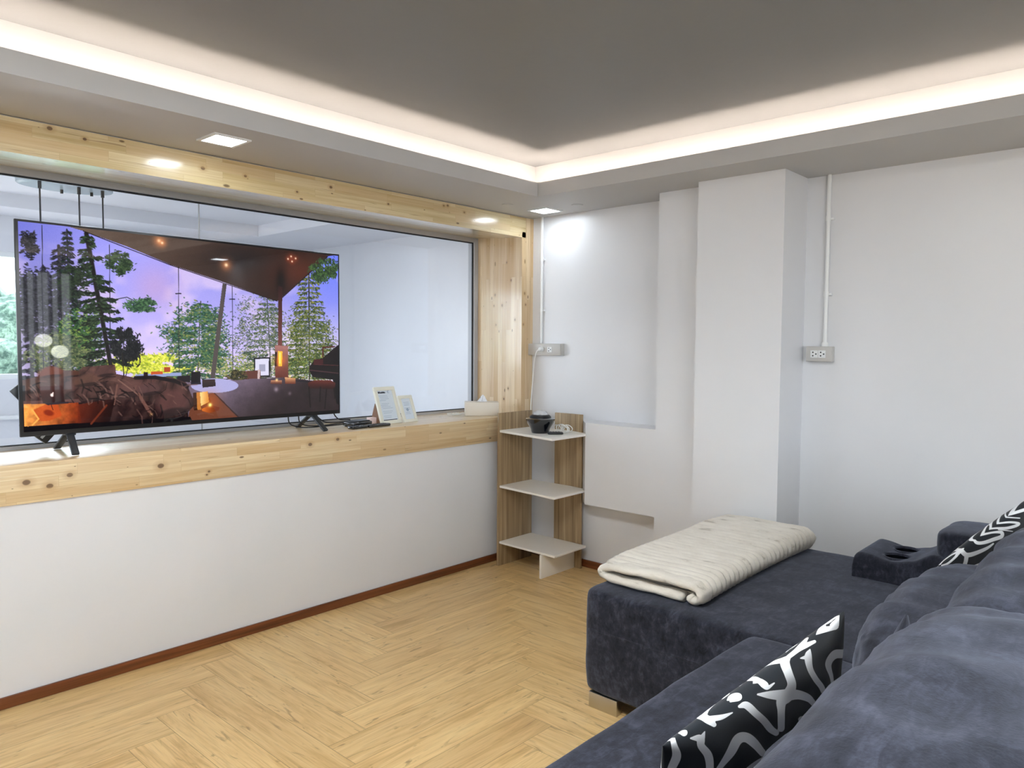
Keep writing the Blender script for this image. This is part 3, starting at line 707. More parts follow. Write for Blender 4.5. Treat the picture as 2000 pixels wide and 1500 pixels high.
# bed
bedp = [(40, 742), (70, 735), (84, 718), (96, 713), (120, 722), (150, 724), (160, 716), (222, 712), (224, 730), (262, 738), (330, 736), (362, 748), (372, 772), (380, 790), (366, 806), (364, 838), (200, 850), (40, 852)]
gpoly(bedp, (96, 68, 64), (30, 16, 18), (200, 725), (205, 838), 1, .35, 37)
bm_ = polymask(bedp); wr = np.abs(np.sin(PX/9+6*fbm(34, 41)+PY/22)); blend(bm_*np.clip(wr*1.6-1.0, 0, 1), (124, 96, 88), .45); blend(bm_*np.clip(.35-wr, 0, 1)*2, (26, 16, 20), .7)
for px_, py_, rx_, ry_, c_ in ((95, 727, 20, 10, (124, 72, 56)), (75, 752, 36, 13, (96, 74, 66)), (170, 742, 30, 11, (104, 76, 66)), (202, 725, 18, 10, (92, 66, 64)), (135, 730, 16, 6, (92, 60, 50)), (252, 760, 32, 16, (110, 80, 76)), (335, 786, 34, 26, (104, 70, 68)), (290, 760, 24, 12, (98, 72, 72))):
    dab(px_, py_, rx_*.95, ry_, -.15, c_, .8); dab(px_+3, py_+ry_*.75, rx_*.8, ry_*.3, -.1, (30, 20, 24), .55)
line([(262, 738), (300, 737), (340, 745), (364, 755)], 7, (34, 26, 32)); line([(228, 742), (268, 772), (284, 800)], 2.5, (130, 100, 92)); line([(226, 752), (220, 790)], 3, (120, 88, 80)); line([(268, 770), (290, 806)], 6, (118, 84, 76)); glow(293, 810, 3, (190, 150, 110), .9)
poly([(40, 752), (46, 752), (46, 782), (40, 784)], (22, 18, 26))
gpoly([(43, 788), (150, 786), (156, 826), (44, 833)], (222, 156, 84), (128, 52, 26), (50, 800), (156, 812), 1, .3, 43)
poly([(62, 800), (84, 790), (110, 790), (118, 812), (92, 822), (70, 822)], (190, 84, 40), .7); dab(92, 806, 8, 5, .4, (130, 46, 26), .8); line([(60, 800), (72, 818), (60, 830)], 2.5, (236, 176, 96))
gpoly([(150, 790), (222, 778), (210, 832), (150, 836)], (120, 50, 30), (30, 12, 12), (150, 800), (215, 820), .8); poly([(43, 833), (370, 815), (380, 836), (43, 850)], (12, 8, 14), .9)
line([(175, 828), (205, 792)], 3.5, (116, 56, 36)); poly([(43, 783), (150, 779), (156, 786), (43, 789)], (104, 74, 70))
rw = random.Random(9)
for i in range(95):
    x = 48+rw.random()*315; y = (738 if x < 230 else 745)+rw.random()*70; L = 8+rw.random()*26; a = rw.gauss(.5, .7); c_ = rw.choice([(132, 104, 96), (116, 86, 80), (24, 14, 18), (30, 18, 22), (18, 10, 14)])
    if polymask(bedp)[int(min(GH-1, max(0, toc(x, y)[1]))), int(min(GW-1, max(0, toc(x, y)[0])))] and not (y > 785 and x < 215):
        line([(x, y), (x+L*.5*math.cos(a), y+L*.5*math.sin(a)+2), (x+L*math.cos(a+.3), y+L*math.sin(a+.3))], 1.2+rw.random()*2.2, c_, .42)
# laptop with its mark, candle and books
gpoly([(72, 754), (118, 753), (124, 785), (81, 787)], (84, 44, 40), (50, 24, 26), (90, 754), (100, 787)); poly([(80, 786), (124, 784), (144, 786), (90, 791)], (60, 50, 56))
dab(98.5, 771, 2.7, 3.1, 0, (244, 226, 222)); dab(100.2, 767.0, .9, 1.4, .5, (244, 226, 222)); dab(101.8, 771, 1.0, 1.0, 0, (66, 34, 32))
glow(408, 786, 20, (210, 110, 40), .45)
poly([(375, 768), (382, 767), (384, 802), (377, 803)], (70, 40, 24)); poly([(382, 767), (389, 767), (391, 801), (384, 802)], (190, 130, 66)); gpoly([(389, 767), (404, 765), (407, 786), (391, 794)], (236, 206, 140), (206, 140, 70), (390, 0), (407, 0))
gpoly([(392, 800), (410, 792), (428, 797), (426, 803), (408, 808), (394, 804)], (206, 120, 54), (120, 56, 26), (395, 800), (420, 806)); glow(409, 792, 4, (255, 246, 150), 1)
# piano and stool
gpoly([(668, 672), (660, 676), (632, 700), (614, 707), (606, 716), (605, 724), (612, 738), (668, 745)], (34, 18, 22), (18, 12, 16), (620, 700), (660, 740)); poly([(614, 703), (633, 702), (633, 712), (614, 714)], (74, 30, 34)); line([(606, 724), (668, 731)], 2.4, (80, 52, 56)); line([(618, 713), (664, 715)], 1.6, (92, 48, 48))
poly([(631, 678), (656, 676), (656, 679), (634, 681), (634, 698), (631, 700)], (86, 40, 34)); poly([(650, 730), (668, 732), (668, 795), (660, 790)], (18, 12, 16))
gpoly([(603, 749), (616, 744), (648, 744), (658, 750), (656, 762), (604, 760)], (104, 48, 38), (48, 20, 18), (0, 745), (0, 762))
for a, b_ in (((605, 758), (608, 797)), ((640, 762), (637, 800)), ((628, 758), (627, 786)), ((655, 760), (657, 780))): line([a, b_], 3.4, (30, 16, 16))
rs_n = rs.rand(GH, GW, 1)*6-3; img[:] = np.clip(img+rs_n, 0, 255); img[:] = 255*np.clip(1.04*(img/255)**1.22, 0, 1)

# ------------------------------------------------------------------ television
TY = .168
tx0, tx1, tz0, tz1 = -2.838, -1.388, .966, 1.795
tv = empty('television', (-2.11, TY+.1, .888), 'large flat television on the pine sill showing a forest house interior', 'television')
bm = B(); box(bm, tx0, tx1, TY, TY+.012, tz0, tz1, .003); obj('bezel', bm, MAT['black'], tv, smooth=True)
bm = B(); box(bm, tx0+.02, tx1-.02, TY+.012, TY+.03, tz0+.02, tz1-.02); box(bm, tx0+.2, tx1-.2, TY+.03, TY+.06, tz0+.01, tz0+.46, .012); obj('rear_housing', bm, MAT['dgrey'], tv)
m, nt, b = newmat('lit_screen')
at = nd(nt, 'ShaderNodeAttribute', attribute_name='picture')
b.inputs['Base Color'].default_value = g(.004); b.inputs['Roughness'].default_value = .02; b.inputs['Specular IOR Level'].default_value = .35
nt.links.new(at.outputs['Color'], b.inputs['Emission Color']); b.inputs['Emission Strength'].default_value = .80
sx0, sx1, sz0, sz1 = tx0+.012, tx1-.009, tz0+.019, tz1-.009
n = GW*GH; xs = np.linspace(sx0, sx1, GW); zs = np.linspace(sz1, sz0, GH)
V = np.zeros((GH, GW, 3)); V[..., 0] = xs[None, :]+2.11; V[..., 1] = TY-.0008-(TY+.1); V[..., 2] = zs[:, None]-.888
me = bpy.data.meshes.new('screen'); idx = np.arange(n).reshape(GH, GW)
Q = np.stack([idx[:-1, :-1], idx[1:, :-1], idx[1:, 1:], idx[:-1, 1:]], -1).reshape(-1, 4); nf = len(Q)
me.vertices.add(n); me.vertices.foreach_set('co', V.ravel()); me.loops.add(nf*4); me.polygons.add(nf)
me.loops.foreach_set('vertex_index', Q.ravel().astype(np.int32)); me.polygons.foreach_set('loop_start', (np.arange(nf)*4).astype(np.int32)); me.update(calc_edges=True)
lin = np.where(img/255 <= .04045, img/255/12.92, ((img/255+.055)/1.055)**2.4)
ca = me.color_attributes.new('picture', 'FLOAT_COLOR', 'POINT'); ca.data.foreach_set('color', np.concatenate([lin.reshape(-1, 3), np.ones((n, 1))], 1).ravel().astype(np.float32))
me.materials.append(m); so = bpy.data.objects.new('screen', me); C.objects.link(so); so.parent = tv
def foot(x, s):
    bm = B()
    def leg(p, q):
        p, q = Vector(p), Vector(q); d = q-p
        for i in range(7):
            pass
        bm2 = B(); box(bm2, -.014, .014, -.006, .006, 0, d.length, .004)
        z = d.normalized(); xx = Vector((1, 0, 0))-z*z.x; xx.normalize(); yy = z.cross(xx)
        M_ = Matrix((xx, yy, z)).transposed().to_4x4(); M_.translation = p; xform(bm2, M_)
        tmp = bpy.data.meshes.new('t'); bm2.to_mesh(tmp); bm2.free(); bm.from_mesh(tmp); bpy.data.meshes.remove(tmp)
    a = Vector((x, TY+.022, .972)); leg(a, (x+s*.012, TY-.085, .8925)); leg(a+Vector((0, .006, 0)), (x+s*.005, TY+.165, .8925))
    box(bm, x-.02, x+.02, TY+.004, TY+.04, .958, .98, .004); return obj('foot', bm, MAT['dgrey'], tv, smooth=True)
foot(-2.662, -1); foot(-1.545, 1)
# small dark device parts seen past the television's edges
for (x, z, r, lab, nm) in ((-2.845, 1.135, .036, 'small dark angular antenna showing past the left edge of the television', 'antenna'),):
    bm = B(); box(bm, -r, r, 0, .014, -r, r, .003); xform(bm, Matrix.Translation((x+.045, TY+.07, z)) @ Matrix.Rotation(math.radians(52), 4, 'Y')); tag(obj(nm, bm, MAT['dgrey'], smooth=True), lab, 'antenna')
q = empty('media_box', (-2.70, TY+.09, .93), 'black slotted media box fixed behind the television, corner showing under its lower left', 'media box')
bm = B(); box(bm, -.06, .06, -.012, .012, -.06, .06, .004); xform(bm, Matrix.Translation((-2.735, TY+.085, 1.008)) @ Matrix.Rotation(math.radians(42), 4, 'Y')); obj('case', bm, MAT['black'], q, smooth=True)
bm = B()
for k in range(4): box(bm, -.05+.025*k, -.04+.025*k, -.014, -.012, -.052, -.015)
xform(bm, Matrix.Translation((-2.735, TY+.085, 1.008)) @ Matrix.Rotation(math.radians(42), 4, 'Y')); obj('slot', bm, MAT['steel'], q)

# cables behind the right foot
cabs = [([(-1.67, .21, .98), (-1.655, .22, .93), (-1.60, .24, .906), (-1.53, .245, .897), (-1.44, .24, .896), (-1.36, .22, .9), (-1.31, .20, .905)], 'black cable looping lowest behind the right television foot'),
        ([(-1.61, .21, .98), (-1.585, .24, .93), (-1.53, .26, .905), (-1.45, .25, .900), (-1.37, .23, .905), (-1.30, .21, .912)], 'black cable looping behind the right television foot, second from left'),
        ([(-1.50, .22, .97), (-1.47, .25, .945), (-1.42, .25, .915), (-1.35, .235, .912), (-1.29, .215, .918)], 'black cable running from the television to the receiver, right of the foot'),
        ([(-1.41, .2, .98), (-1.385, .22, .95), (-1.34, .24, .925), (-1.285, .225, .922)], 'short black cable dropping at the right corner of the television')]
for pts, lab in cabs:
    bm = B(); tube(bm, pts, .0032, 8); tag(obj('cable', bm, MAT['black'], smooth=True), lab, 'cable', 'black cables behind the television')

# receiver and remotes on the sill
q = empty('receiver', (-1.26, .19, .888), 'black flat receiver box on the sill beside the television foot', 'receiver')
bm = B(); box(bm, -.068, .068, -.045, .045, .005, .026, .006, 3); xform(bm, Matrix.Translation((-1.262, .19, .888)) @ Matrix.Rotation(.15, 4, 'Z')); obj('case', bm, MAT['blackg'], q, smooth=True)
bm = B(); box(bm, -.058, .058, -.038, .038, .026, .031, .003); xform(bm, Matrix.Translation((-1.262, .19, .888)) @ Matrix.Rotation(.15, 4, 'Z')); obj('lid', bm, MAT['black'], q, smooth=True)
for sx_ in (-1, 1):
    for sy_ in (-1, 1):
        bm = B(); box(bm, sx_*.052-.006, sx_*.052+.006, sy_*.032-.006, sy_*.032+.006, 0, .005)
        xform(bm, Matrix.Translation((-1.262, .19, .888)) @ Matrix.Rotation(.15, 4, 'Z')); obj('foot', bm, MAT['black'], q)
def remote(x, y, L, W, rot, z, label, keys):
    q = empty('remote_control', (x, y, z), label, 'remote control', 'black remote controls on the sill')
    bm = B(); box(bm, -L/2, L/2, -W/2, W/2, 0, .016, .007, 3); xform(bm, Matrix.Translation((x, y, z)) @ Matrix.Rotation(rot, 4, 'Z')); obj('case', bm, MAT['blackg'], q, smooth=True)
    bm = B()
    for i in range(keys):
        for j in (-1, 0, 1): box(bm, -L*.36+i*L*.72/keys, -L*.36+i*L*.72/keys+.006, j*W*.26-.003, j*W*.26+.003, .0155, .0172)
    xform(bm, Matrix.Translation((x, y, z)) @ Matrix.Rotation(rot, 4, 'Z')); obj('keys', bm, MAT['dgrey'], q)
remote(-1.335, .085, .11, .045, .1, .888, 'short black remote control on the sill in front of the receiver box', 5)
remote(-1.205, .083, .15, .036, .06, .888, 'long black remote control on the sill pointing at the picture frame', 8)
tag(boxo('card_box', -1.165, -1.085, .20, .24, .888, .925, MAT['pink'], bev=.002), 'small pale pink box on the sill behind the larger picture frame', 'box')

# leaning frames
def frame(x0, x1, h, y, lean, label, fwid, sign):
    q = empty('picture_frame', ((x0+x1)/2, y, .888), label, 'picture frame')
    W = x1-x0; M_ = Matrix.Translation((x0, y, .8885)) @ Matrix.Rotation(math.radians(sign), 4, 'Z') @ Matrix.Rotation(-math.radians(lean), 4, 'X')
    bm = B()
    for a in ((0, W, 0, fwid), (0, W, h-fwid, h), (0, fwid, fwid, h-fwid), (W-fwid, W, fwid, h-fwid)): box(bm, a[0], a[1], 0, .014, a[2], a[3], .002)
    xform(bm, M_); obj('border', bm, MAT['cream'], q, smooth=True)
    bm = B(); box(bm, fwid, W-fwid, .007, .009, fwid, h-fwid); xform(bm, M_); obj('sheet', bm, MAT['paper'], q)
    return q, M_, W
q, M_, W = frame(-1.132, -.978, .215, .145, 19, 'larger cream picture frame with a printed notice, leaning on the sill', .021, 4)
def quadstrip(bm, x0, x1, z0, z1, y=.0062): box(bm, x0, x1, y, y+.0008, z0, z1)
bm = B(); quadstrip(bm, .027, W-.027, .0225, .0265)
rgn = random.Random(2)
xx = .03
for wl in (.012, .004, .006, .005, .009, .004, .008, .005):
    quadstrip(bm, xx, xx+wl*.8, .178, .178+.006+.005*rgn.random()); xx += wl
quadstrip(bm, .028, .07, .183, .1855)
xform(bm, M_); obj('heading', bm, MAT['ink'], q)
bm = B()
for k in range(15):
    if k in (4, 9, 12): continue
    z = .163-.009*k; x = .03+.004*(k % 3); e = x+.04+.035*rgn.random(); quadstrip(bm, x, e, z, z+.0016)
for k in range(9): quadstrip(bm, .098+.003*math.cos(k), .101+.004*math.cos(k)+.006, .178+.002*k, .1792+.002*k)
xform(bm, M_); obj('print', bm, MAT['ink2'], q)
bm = B(); prism(bm, [(.155, .8885), (.215, 1.0), (.255, .8885)], 'X', -1.128, -1.124); obj('easel_back', bm, MAT['kraft'], q)
q, M_, W = frame(-.968, -.862, .160, .150, 21, 'smaller cream picture frame leaning on the sill beside the larger frame', .018, 3)
bm = B()
for k in range(9):
    if k in (3, 6): continue
    z = .118-.0085*k; x = .034+.003*(k % 2); quadstrip(bm, x, W-.03-.01*rgn.random(), z, z+.0018)
xform(bm, M_); obj('print', bm, MAT['ink2'], q)
bm = B(); lathe(bm, [(.009, .0060), (.009, .0069)], .052, 0, .075, 16, 'Y'); xform(bm, M_); obj('emblem', bm, MAT['ink2'], q)
bm = B(); prism(bm, [(.165, .8885), (.205, .98), (.235, .8885)], 'X', -.9, -.897); obj('easel_back', bm, MAT['kraft'], q)

# tissue box
q = empty('tissue_box', (-.40, .17, .888), 'cream tissue box with a white tissue at the right end of the sill', 'tissue box')
M_ = Matrix.Translation((-.335, .165, .888)) @ Matrix.Rotation(math.radians(-41), 4, 'Z')
bm = B(); box(bm, -.105, .105, -.055, .055, 0, .085, .004, 2); xform(bm, M_); obj('case', bm, MAT['tissuebox'], q, smooth=True)
bm = B(); nU = 14
for i in range(nU):
    pass
top = []; bot = []
for i in range(nU+1):
    a = -1+2*i/nU; bot.append(Vector((a*.035, .004*math.sin(i*2.1), .084))); top.append(Vector((a*.028+.008, .012*math.sin(i*1.7), .084+.045*(1-abs(a)**1.6)+.004*math.cos(i*3))))
for s_ in (0, .0015):
    vb = [bm.verts.new(p+Vector((0, s_, 0))) for p in bot]; vt = [bm.verts.new(p+Vector((0, s_, 0))) for p in top]
    for i in range(nU): bm.faces.new((vb[i], vb[i+1], vt[i+1], vt[i]))
xform(bm, M_); obj('tissue', bm, MAT['tissue'], q, smooth='all')
bm = B(); pts = []
for i in range(44):
    a = i*.75; pts.append((-.47+.045*math.cos(a)*(1+.25*math.sin(i)), .262+.026*math.sin(a*.83), .8915+.003*(i % 5)))
tube(bm, pts, .0015, 6, n=4); tag(obj('white_cable', bm, MAT['whitecord'], smooth=True), 'tangled white cable on the sill left of the tissue box', 'cable')

# ------------------------------------------------------------------ corner shelf
q = empty('corner_shelf', (-.3, -.3, 0), 'open corner shelf with grey-brown side panels and three white boards', 'shelf')
boxo('side_panel', -.445, -.142, -.092, -.077, 0, .924, MAT['shelfwood'], q, bev=.001, grain='Z')
boxo('back_panel', -.150, -.135, -.483, -.279, 0, .922, MAT['shelfwood'], q, bev=.001, grain='Z')
for z, x0, x1, y0 in ((.822, -.535, -.205, -.572), (.489, -.487, -.172, -.552), (.150, -.453, -.157, -.532)):
    bm = B(); xl = -.440
    pts = [(xl, -.0925), (x0 if False else xl-(-xl+x0)*-0 , -.0925), (x0, y0), (x1, y0+.002), (-.1505, -.48), (-.1505, -.0925)]
    pts = [(xl, -.0925), (x0, y0), (x1, y0+.003), (-.1505, -.40), (-.1505, -.0925)]
    prism(bm, pts, 'Z', z-.013, z); bmesh.ops.bevel(bm, geom=list(bm.edges), offset=.001, segments=1, affect='EDGES'); obj('board', bm, MAT['whitelam'], q)
boxo('foot_panel', -.459, -.1505, -.440, -.426, 0, .1365, MAT['whitelam'], q, bev=.001)

zt = .8225
q = empty('star_projector', (-.365, -.335, zt), 'black bowl-shaped star projector with clear faceted dome on top shelf board', 'projector')
PXc, PYc = -.365, -.345
bm = B(); lathe(bm, [(.002, 0), (.050, 0), (.054, .012), (.056, .022), (.074, .052), (.084, .074), (.086, .082), (.080, .086), (.064, .088)], PXc, PYc, zt, 40); obj('body', bm, MAT['blackg'], q, smooth=True)
bm = B(); lathe(bm, [(.064, .087), (.062, .096), (.052, .104), (.044, .106), (.002, .106)], PXc, PYc, zt, 40); obj('collar', bm, MAT['black'], q, smooth=True)
bm = B(); bmesh.ops.create_icosphere(bm, subdivisions=2, radius=.046); bmesh.ops.delete(bm, geom=[v for v in bm.verts if v.co.z < -.004], context='VERTS'); xform(bm, Matrix.Translation((PXc, PYc, zt+.103)) @ Matrix.Diagonal((1, 1, .66, 1)))
md, nt_, b_ = newmat('clear_plastic'); b_.inputs['Base Color'].default_value = (.86, .9, .95, 1); b_.inputs['Roughness'].default_value = .08; b_.inputs['Alpha'].default_value = .55; b_.inputs['Coat Weight'].default_value = 1
obj('dome', bm, md, q)
bm = B()
for i in range(7):
    a = i*.9; bmesh.ops.create_icosphere(bm, subdivisions=1, radius=.004, matrix=Matrix.Translation((PXc+.018*math.cos(a), PYc+.018*math.sin(a), zt+.110)))
obj('lamp', bm, MAT['pvc'], q, smooth='all')
q = empty('projector_remote', (-.395, -.455, zt), 'small black remote control lying right of the star projector', 'remote control')
bm = B(); box(bm, -.045, .045, -.021, .021, 0, .013, .006, 3); xform(bm, Matrix.Translation((-.36, -.452, zt)) @ Matrix.Rotation(-.75, 4, 'Z')); obj('case', bm, MAT['black'], q, smooth=True)
bm = B()
for i in range(4):
    for j in (-1, 1): box(bm, -.03+.016*i, -.022+.016*i, j*.009-.004, j*.009+.004, .0125, .0142)
xform(bm, Matrix.Translation((-.36, -.452, zt)) @ Matrix.Rotation(-.75, 4, 'Z')); obj('keys', bm, MAT['dgrey'], q)
bm = B(); pts = []
for i in range(90):
    a = i*.62; cx_ = -.262+.016*math.sin(i*.21); cy_ = -.405 if i < 45 else -.452
    pts.append((cx_+.012*math.sin(i*.5), cy_+.024*math.cos(a)+.004*math.sin(i*1.3), zt+.024+.0205*math.sin(a)))
tube(bm, pts, .0024, 6, n=4); tag(obj('coiled_cable', bm, MAT['whitecord'], smooth=True), 'coiled white cable on the top shelf board beside the back panel', 'cable')

# ------------------------------------------------------------------ outlets and conduits
def outlet(y0, y1, z0, z1, xw, label, sockets, yoff):
    q = empty('wall_outlet', (xw, (y0+y1)/2, z0), label, 'outlet')
    d = .036
    boxo('back_box', xw-d, xw, y1, y0, z0, z1, MAT['pvc2'], q, bev=.002)
    boxo('face_plate', xw-d-.005, xw-d, y1+.002, y0-.002, z0+.002, z1-.002, MAT['pvc2'], q, bev=.0015)
    for yy in sockets:
        bm = B(); box(bm, xw-d-.0065, xw-d-.005, yy-.017, yy+.017, (z0+z1)/2-.017, (z0+z1)/2+.017, .0005); s_ = obj('socket', bm, MAT['pvc'], q, smooth=True)
        bm = B(); zc = (z0+z1)/2
        for a, b__ in ((.005, .008), (.005, -.008), (-.009, 0)): lathe(bm, [(.0035, -.0072), (.0035, -.0064)], xw-d, yy+a, zc+b__, 12, 'X')
        obj('pin_hole', bm, MAT['black'], s_)
    return q
q = outlet(.012, -.262, 1.266, 1.34, -.04, 'long grey outlet box in the corner beside the pine casing, above the shelf', (-.175,), 0)
q = empty('power_lead', (-.12, -.06, .88), 'white plug and power cord hanging from the corner outlet down behind the shelf', 'power cord')
bm = B(); lathe(bm, [(.003, -.075), (.011, -.07), (.014, -.055), (.015, -.044)], -.04, -.118, 1.305, 16, 'X'); obj('plug', bm, MAT['pvc'], q, smooth=True)
bm = B(); tube(bm, [(-.113, -.118, 1.305), (-.125, -.105, 1.285), (-.11, -.075, 1.22), (-.10, -.06, 1.15), (-.10, -.05, 1.05), (-.115, -.055, .95), (-.125, -.065, .88)], .0032, 8); obj('cord', bm, MAT['whitecord'], q, smooth=True)
outlet(-1.772, -1.892, 1.262, 1.334, -.07, 'small grey double outlet box on the right wall beside the column', (-1.812, -1.848), 0)
def conduit(x, y, z0, label, cl):
    q = empty('conduit', (x, y, z0), label, 'conduit', 'white cable conduits')
    bm = B(); tube(bm, [(x-.011, y, z0), (x-.011, y, ZS)], .0095, 14, spline=False); obj('pipe', bm, MAT['pvc'], q, smooth=True)
    for z in cl:
        bm = B(); lathe(bm, [(.0115, -.012), (.0115, .012)], x-.0115, y, z, 16); box(bm, x-.014, x, y-.024, y+.012, z-.008, z+.002, .001); obj('clip', bm, MAT['pvc'], q, smooth=True)
    return q
conduit(-.04, -.082, 1.342, 'white conduit from the ceiling to the corner outlet', (1.55, 1.87))
q = conduit(-.07, -1.850, 1.334, 'white conduit from the ceiling to the outlet beside the column', (1.58, 1.93))
bm = B(); lathe(bm, [(.016, 0), (.016, .012), (.012, .02)], -.0815, -1.850, 1.334, 16); obj('connector', bm, MAT['pvc'], q, smooth=True)

# ------------------------------------------------------------------ pendants hanging behind the camera (seen reflected in the screen)
for (x, y, z, lab) in ((-1.25, -5.2, 1.341, 'white glass globe pendant behind the sofa, upper of the two'), (-1.103, -5.2, 1.226, 'white glass globe pendant behind the sofa, lower of the two')):
    q = empty('pendant_lamp', (x, y, ZS), lab, 'pendant light', 'globe pendants behind the sofa')
    bm = B(); tube(bm, [(x, y, ZS), (x, y, z+.06)], .003, 8); obj('cord', bm, MAT['black'], q, smooth=True)
    bm = B(); bmesh.ops.create_uvsphere(bm, u_segments=24, v_segments=16, radius=.078); xform(bm, Matrix.Translation((x, y, z)) @ Matrix.Diagonal((1, 1, .85, 1))); obj('globe', bm, MAT['globe'], q, smooth='all')

# ------------------------------------------------------------------ sofa
sofa = empty('sectional_sofa', (-2.0, -2.3, 0), 'large charcoal suede sectional sofa with a chaise against the right wall', 'sofa')
def rounded(cx, cy, cz, hx, hy, hz, n=22, kx=10, ky=10, kz=10, k=None, k1=None, wr=0, ws=4, seed=0, fn=None):
    """a rounded box built as a dense grid; k is the superellipse exponent"""
    bm = B(); bmesh.ops.create_cube(bm, size=2); bmesh.ops.subdivide_edges(bm, edges=bm.edges, cuts=n, use_grid_fill=True)
    k = k or 8; sd = Vector((seed*3.1, seed*1.7, seed))
    for v in bm.verts:
        p = v.co.copy(); q = Vector([math.copysign(abs(math.sin(c*PI/2*.999)) if abs(c) < 1 else 1, c) for c in p])
        K1 = k1 or k; L = (abs(q.x)**K1+(abs(q.y)**k+abs(q.z)**k)**(K1/k))**(1/K1); q = q/L
        v.co = Vector((cx+q.x*hx, cy+q.y*hy, cz+q.z*hz))
        if fn: v.co = fn(v.co, q)
        if wr:
            d = noise.fractal(v.co*ws+sd, .9, 2.0, 4); v.co += Vector(q).normalized()*wr*d
    bmesh.ops.recalc_face_normals(bm, faces=bm.faces); return bm
def soft(name, bm): return obj(name, bm, MAT['suede'], sofa, smooth='all')
# chaise and seat bases
soft('chaise_base', rounded(-.916, -2.11, .247, .572, .61, .193, 34, k=26, wr=.004, ws=5, seed=1, fn=lambda c, q: c+Vector((0, 0, .006*(1-q.x**2)*(1-q.y**2) if q.z > 0 else 0))-Vector((.012*(1-q.z**2) if q.x < -.9 else 0, 0, 0))))
soft('seat_base', rounded(-2.715, -2.54, .252, 1.222, .388, .200, 34, k=34, wr=.004, ws=5, seed=2))
# seam around the chaise side
bm = B(); tube(bm, [(-1.4965, -1.55, .297), (-1.4985, -1.8, .299), (-1.4985, -2.12, .300)], .0028, 6); obj('seam', bm, MAT['suede'], sofa, smooth=True)
# back frame
soft('back_frame', rounded(-2.15, -2.955, .36, 1.80, .085, .30, 30, k=20, wr=.004, ws=6, seed=3))
# metal feet
for x0, x1, y0, y1 in ((-1.485, -1.455, -1.656, -1.532), (-.45, -.42, -1.656, -1.532), (-3.9, -3.87, -2.35, -2.23), (-3.9, -3.87, -2.9, -2.78), (-.45, -.42, -2.9, -2.78)):
    bm = B(); box(bm, x0, x1, y0, y1, 0, .058, .002); box(bm, x0+.03, x0+.14, y0+.01, y0+.03, .02, .057); tag(obj('leg', bm, MAT['steel'], sofa, smooth=True), 'brushed metal leg')
# lumbar cushions
def lumbar(x0, x1, yc, zc, hy, hz, seed, name='lumbar_cushion', ear=0):
    hx = (x1-x0)/2
    def fn(c, q):
        pin = abs(q.x)**5; c = c.copy(); c.z -= 0.0*pin; c.y = yc+(c.y-yc)*(1-.45*pin)
        c.z += .028*abs(q.x)**6*(1 if q.z > 0 else -1)*abs(q.z)
        if ear and q.x > .5: c.z += ear*((q.x-.5)*2)**4*max(0, q.z)**.5; c.x += .3*ear*((q.x-.5)*2)**4*max(0, q.z)
        c.z += .007*math.sin(c.x*46+3*noise.noise(c*6))*max(0, q.y)*(.4+.6*max(0, q.z))
        return c
    return soft(name, rounded((x0+x1)/2, yc, zc, hx, hy, hz, 30, k=3.2, wr=.012, ws=7, seed=seed, fn=fn))
lumbar(-2.13, -1.2, -2.70, .597, .115, .155, 4)
lumbar(-3.05, -2.03, -2.76, .585, .11, .155, 5, ear=.11)
lumbar(-3.92, -3.06, -2.72, .605, .11, .165, 8)
bm = B(); r_ = bmesh.ops.create_cone(bm, segments=14, radius1=.12, radius2=.006, depth=.16, cap_ends=True)
xform(bm, Matrix.Translation((-2.055, -2.72, .715)) @ Matrix.Rotation(.42, 4, 'Y') @ Matrix.Diagonal((1, .45, 1, 1)))
obj('cushion_corner', bm, MAT['suede'], sofa, smooth='all')
# head cushions along the top of the back
def head(x0, x1, yc, zc, hy, hz, seed, drop=.03):
    hx = (x1-x0)/2
    def fn(c, q):
        c = c.copy(); e = abs(q.x)
        c.z -= drop*e**4; c.z += .018*(1-q.x**2)
        c.z += .004*math.sin(c.x*30+2.5*noise.noise(c*5)+c.y*18)*(1 if q.z > 0 else 0)
        return c
    return soft('head_cushion', rounded((x0+x1)/2, yc, zc, hx, hy, hz, 34, k=2.8, k1=6, wr=.012, ws=6, seed=seed, fn=fn))
head(-2.15, -1.04, -2.92, .735, .155, .118, 6)
head(-3.14, -2.13, -2.94, .777, .165, .130, 7, .018)
head(-3.97, -3.16, -2.935, .77, .165, .125, 9)
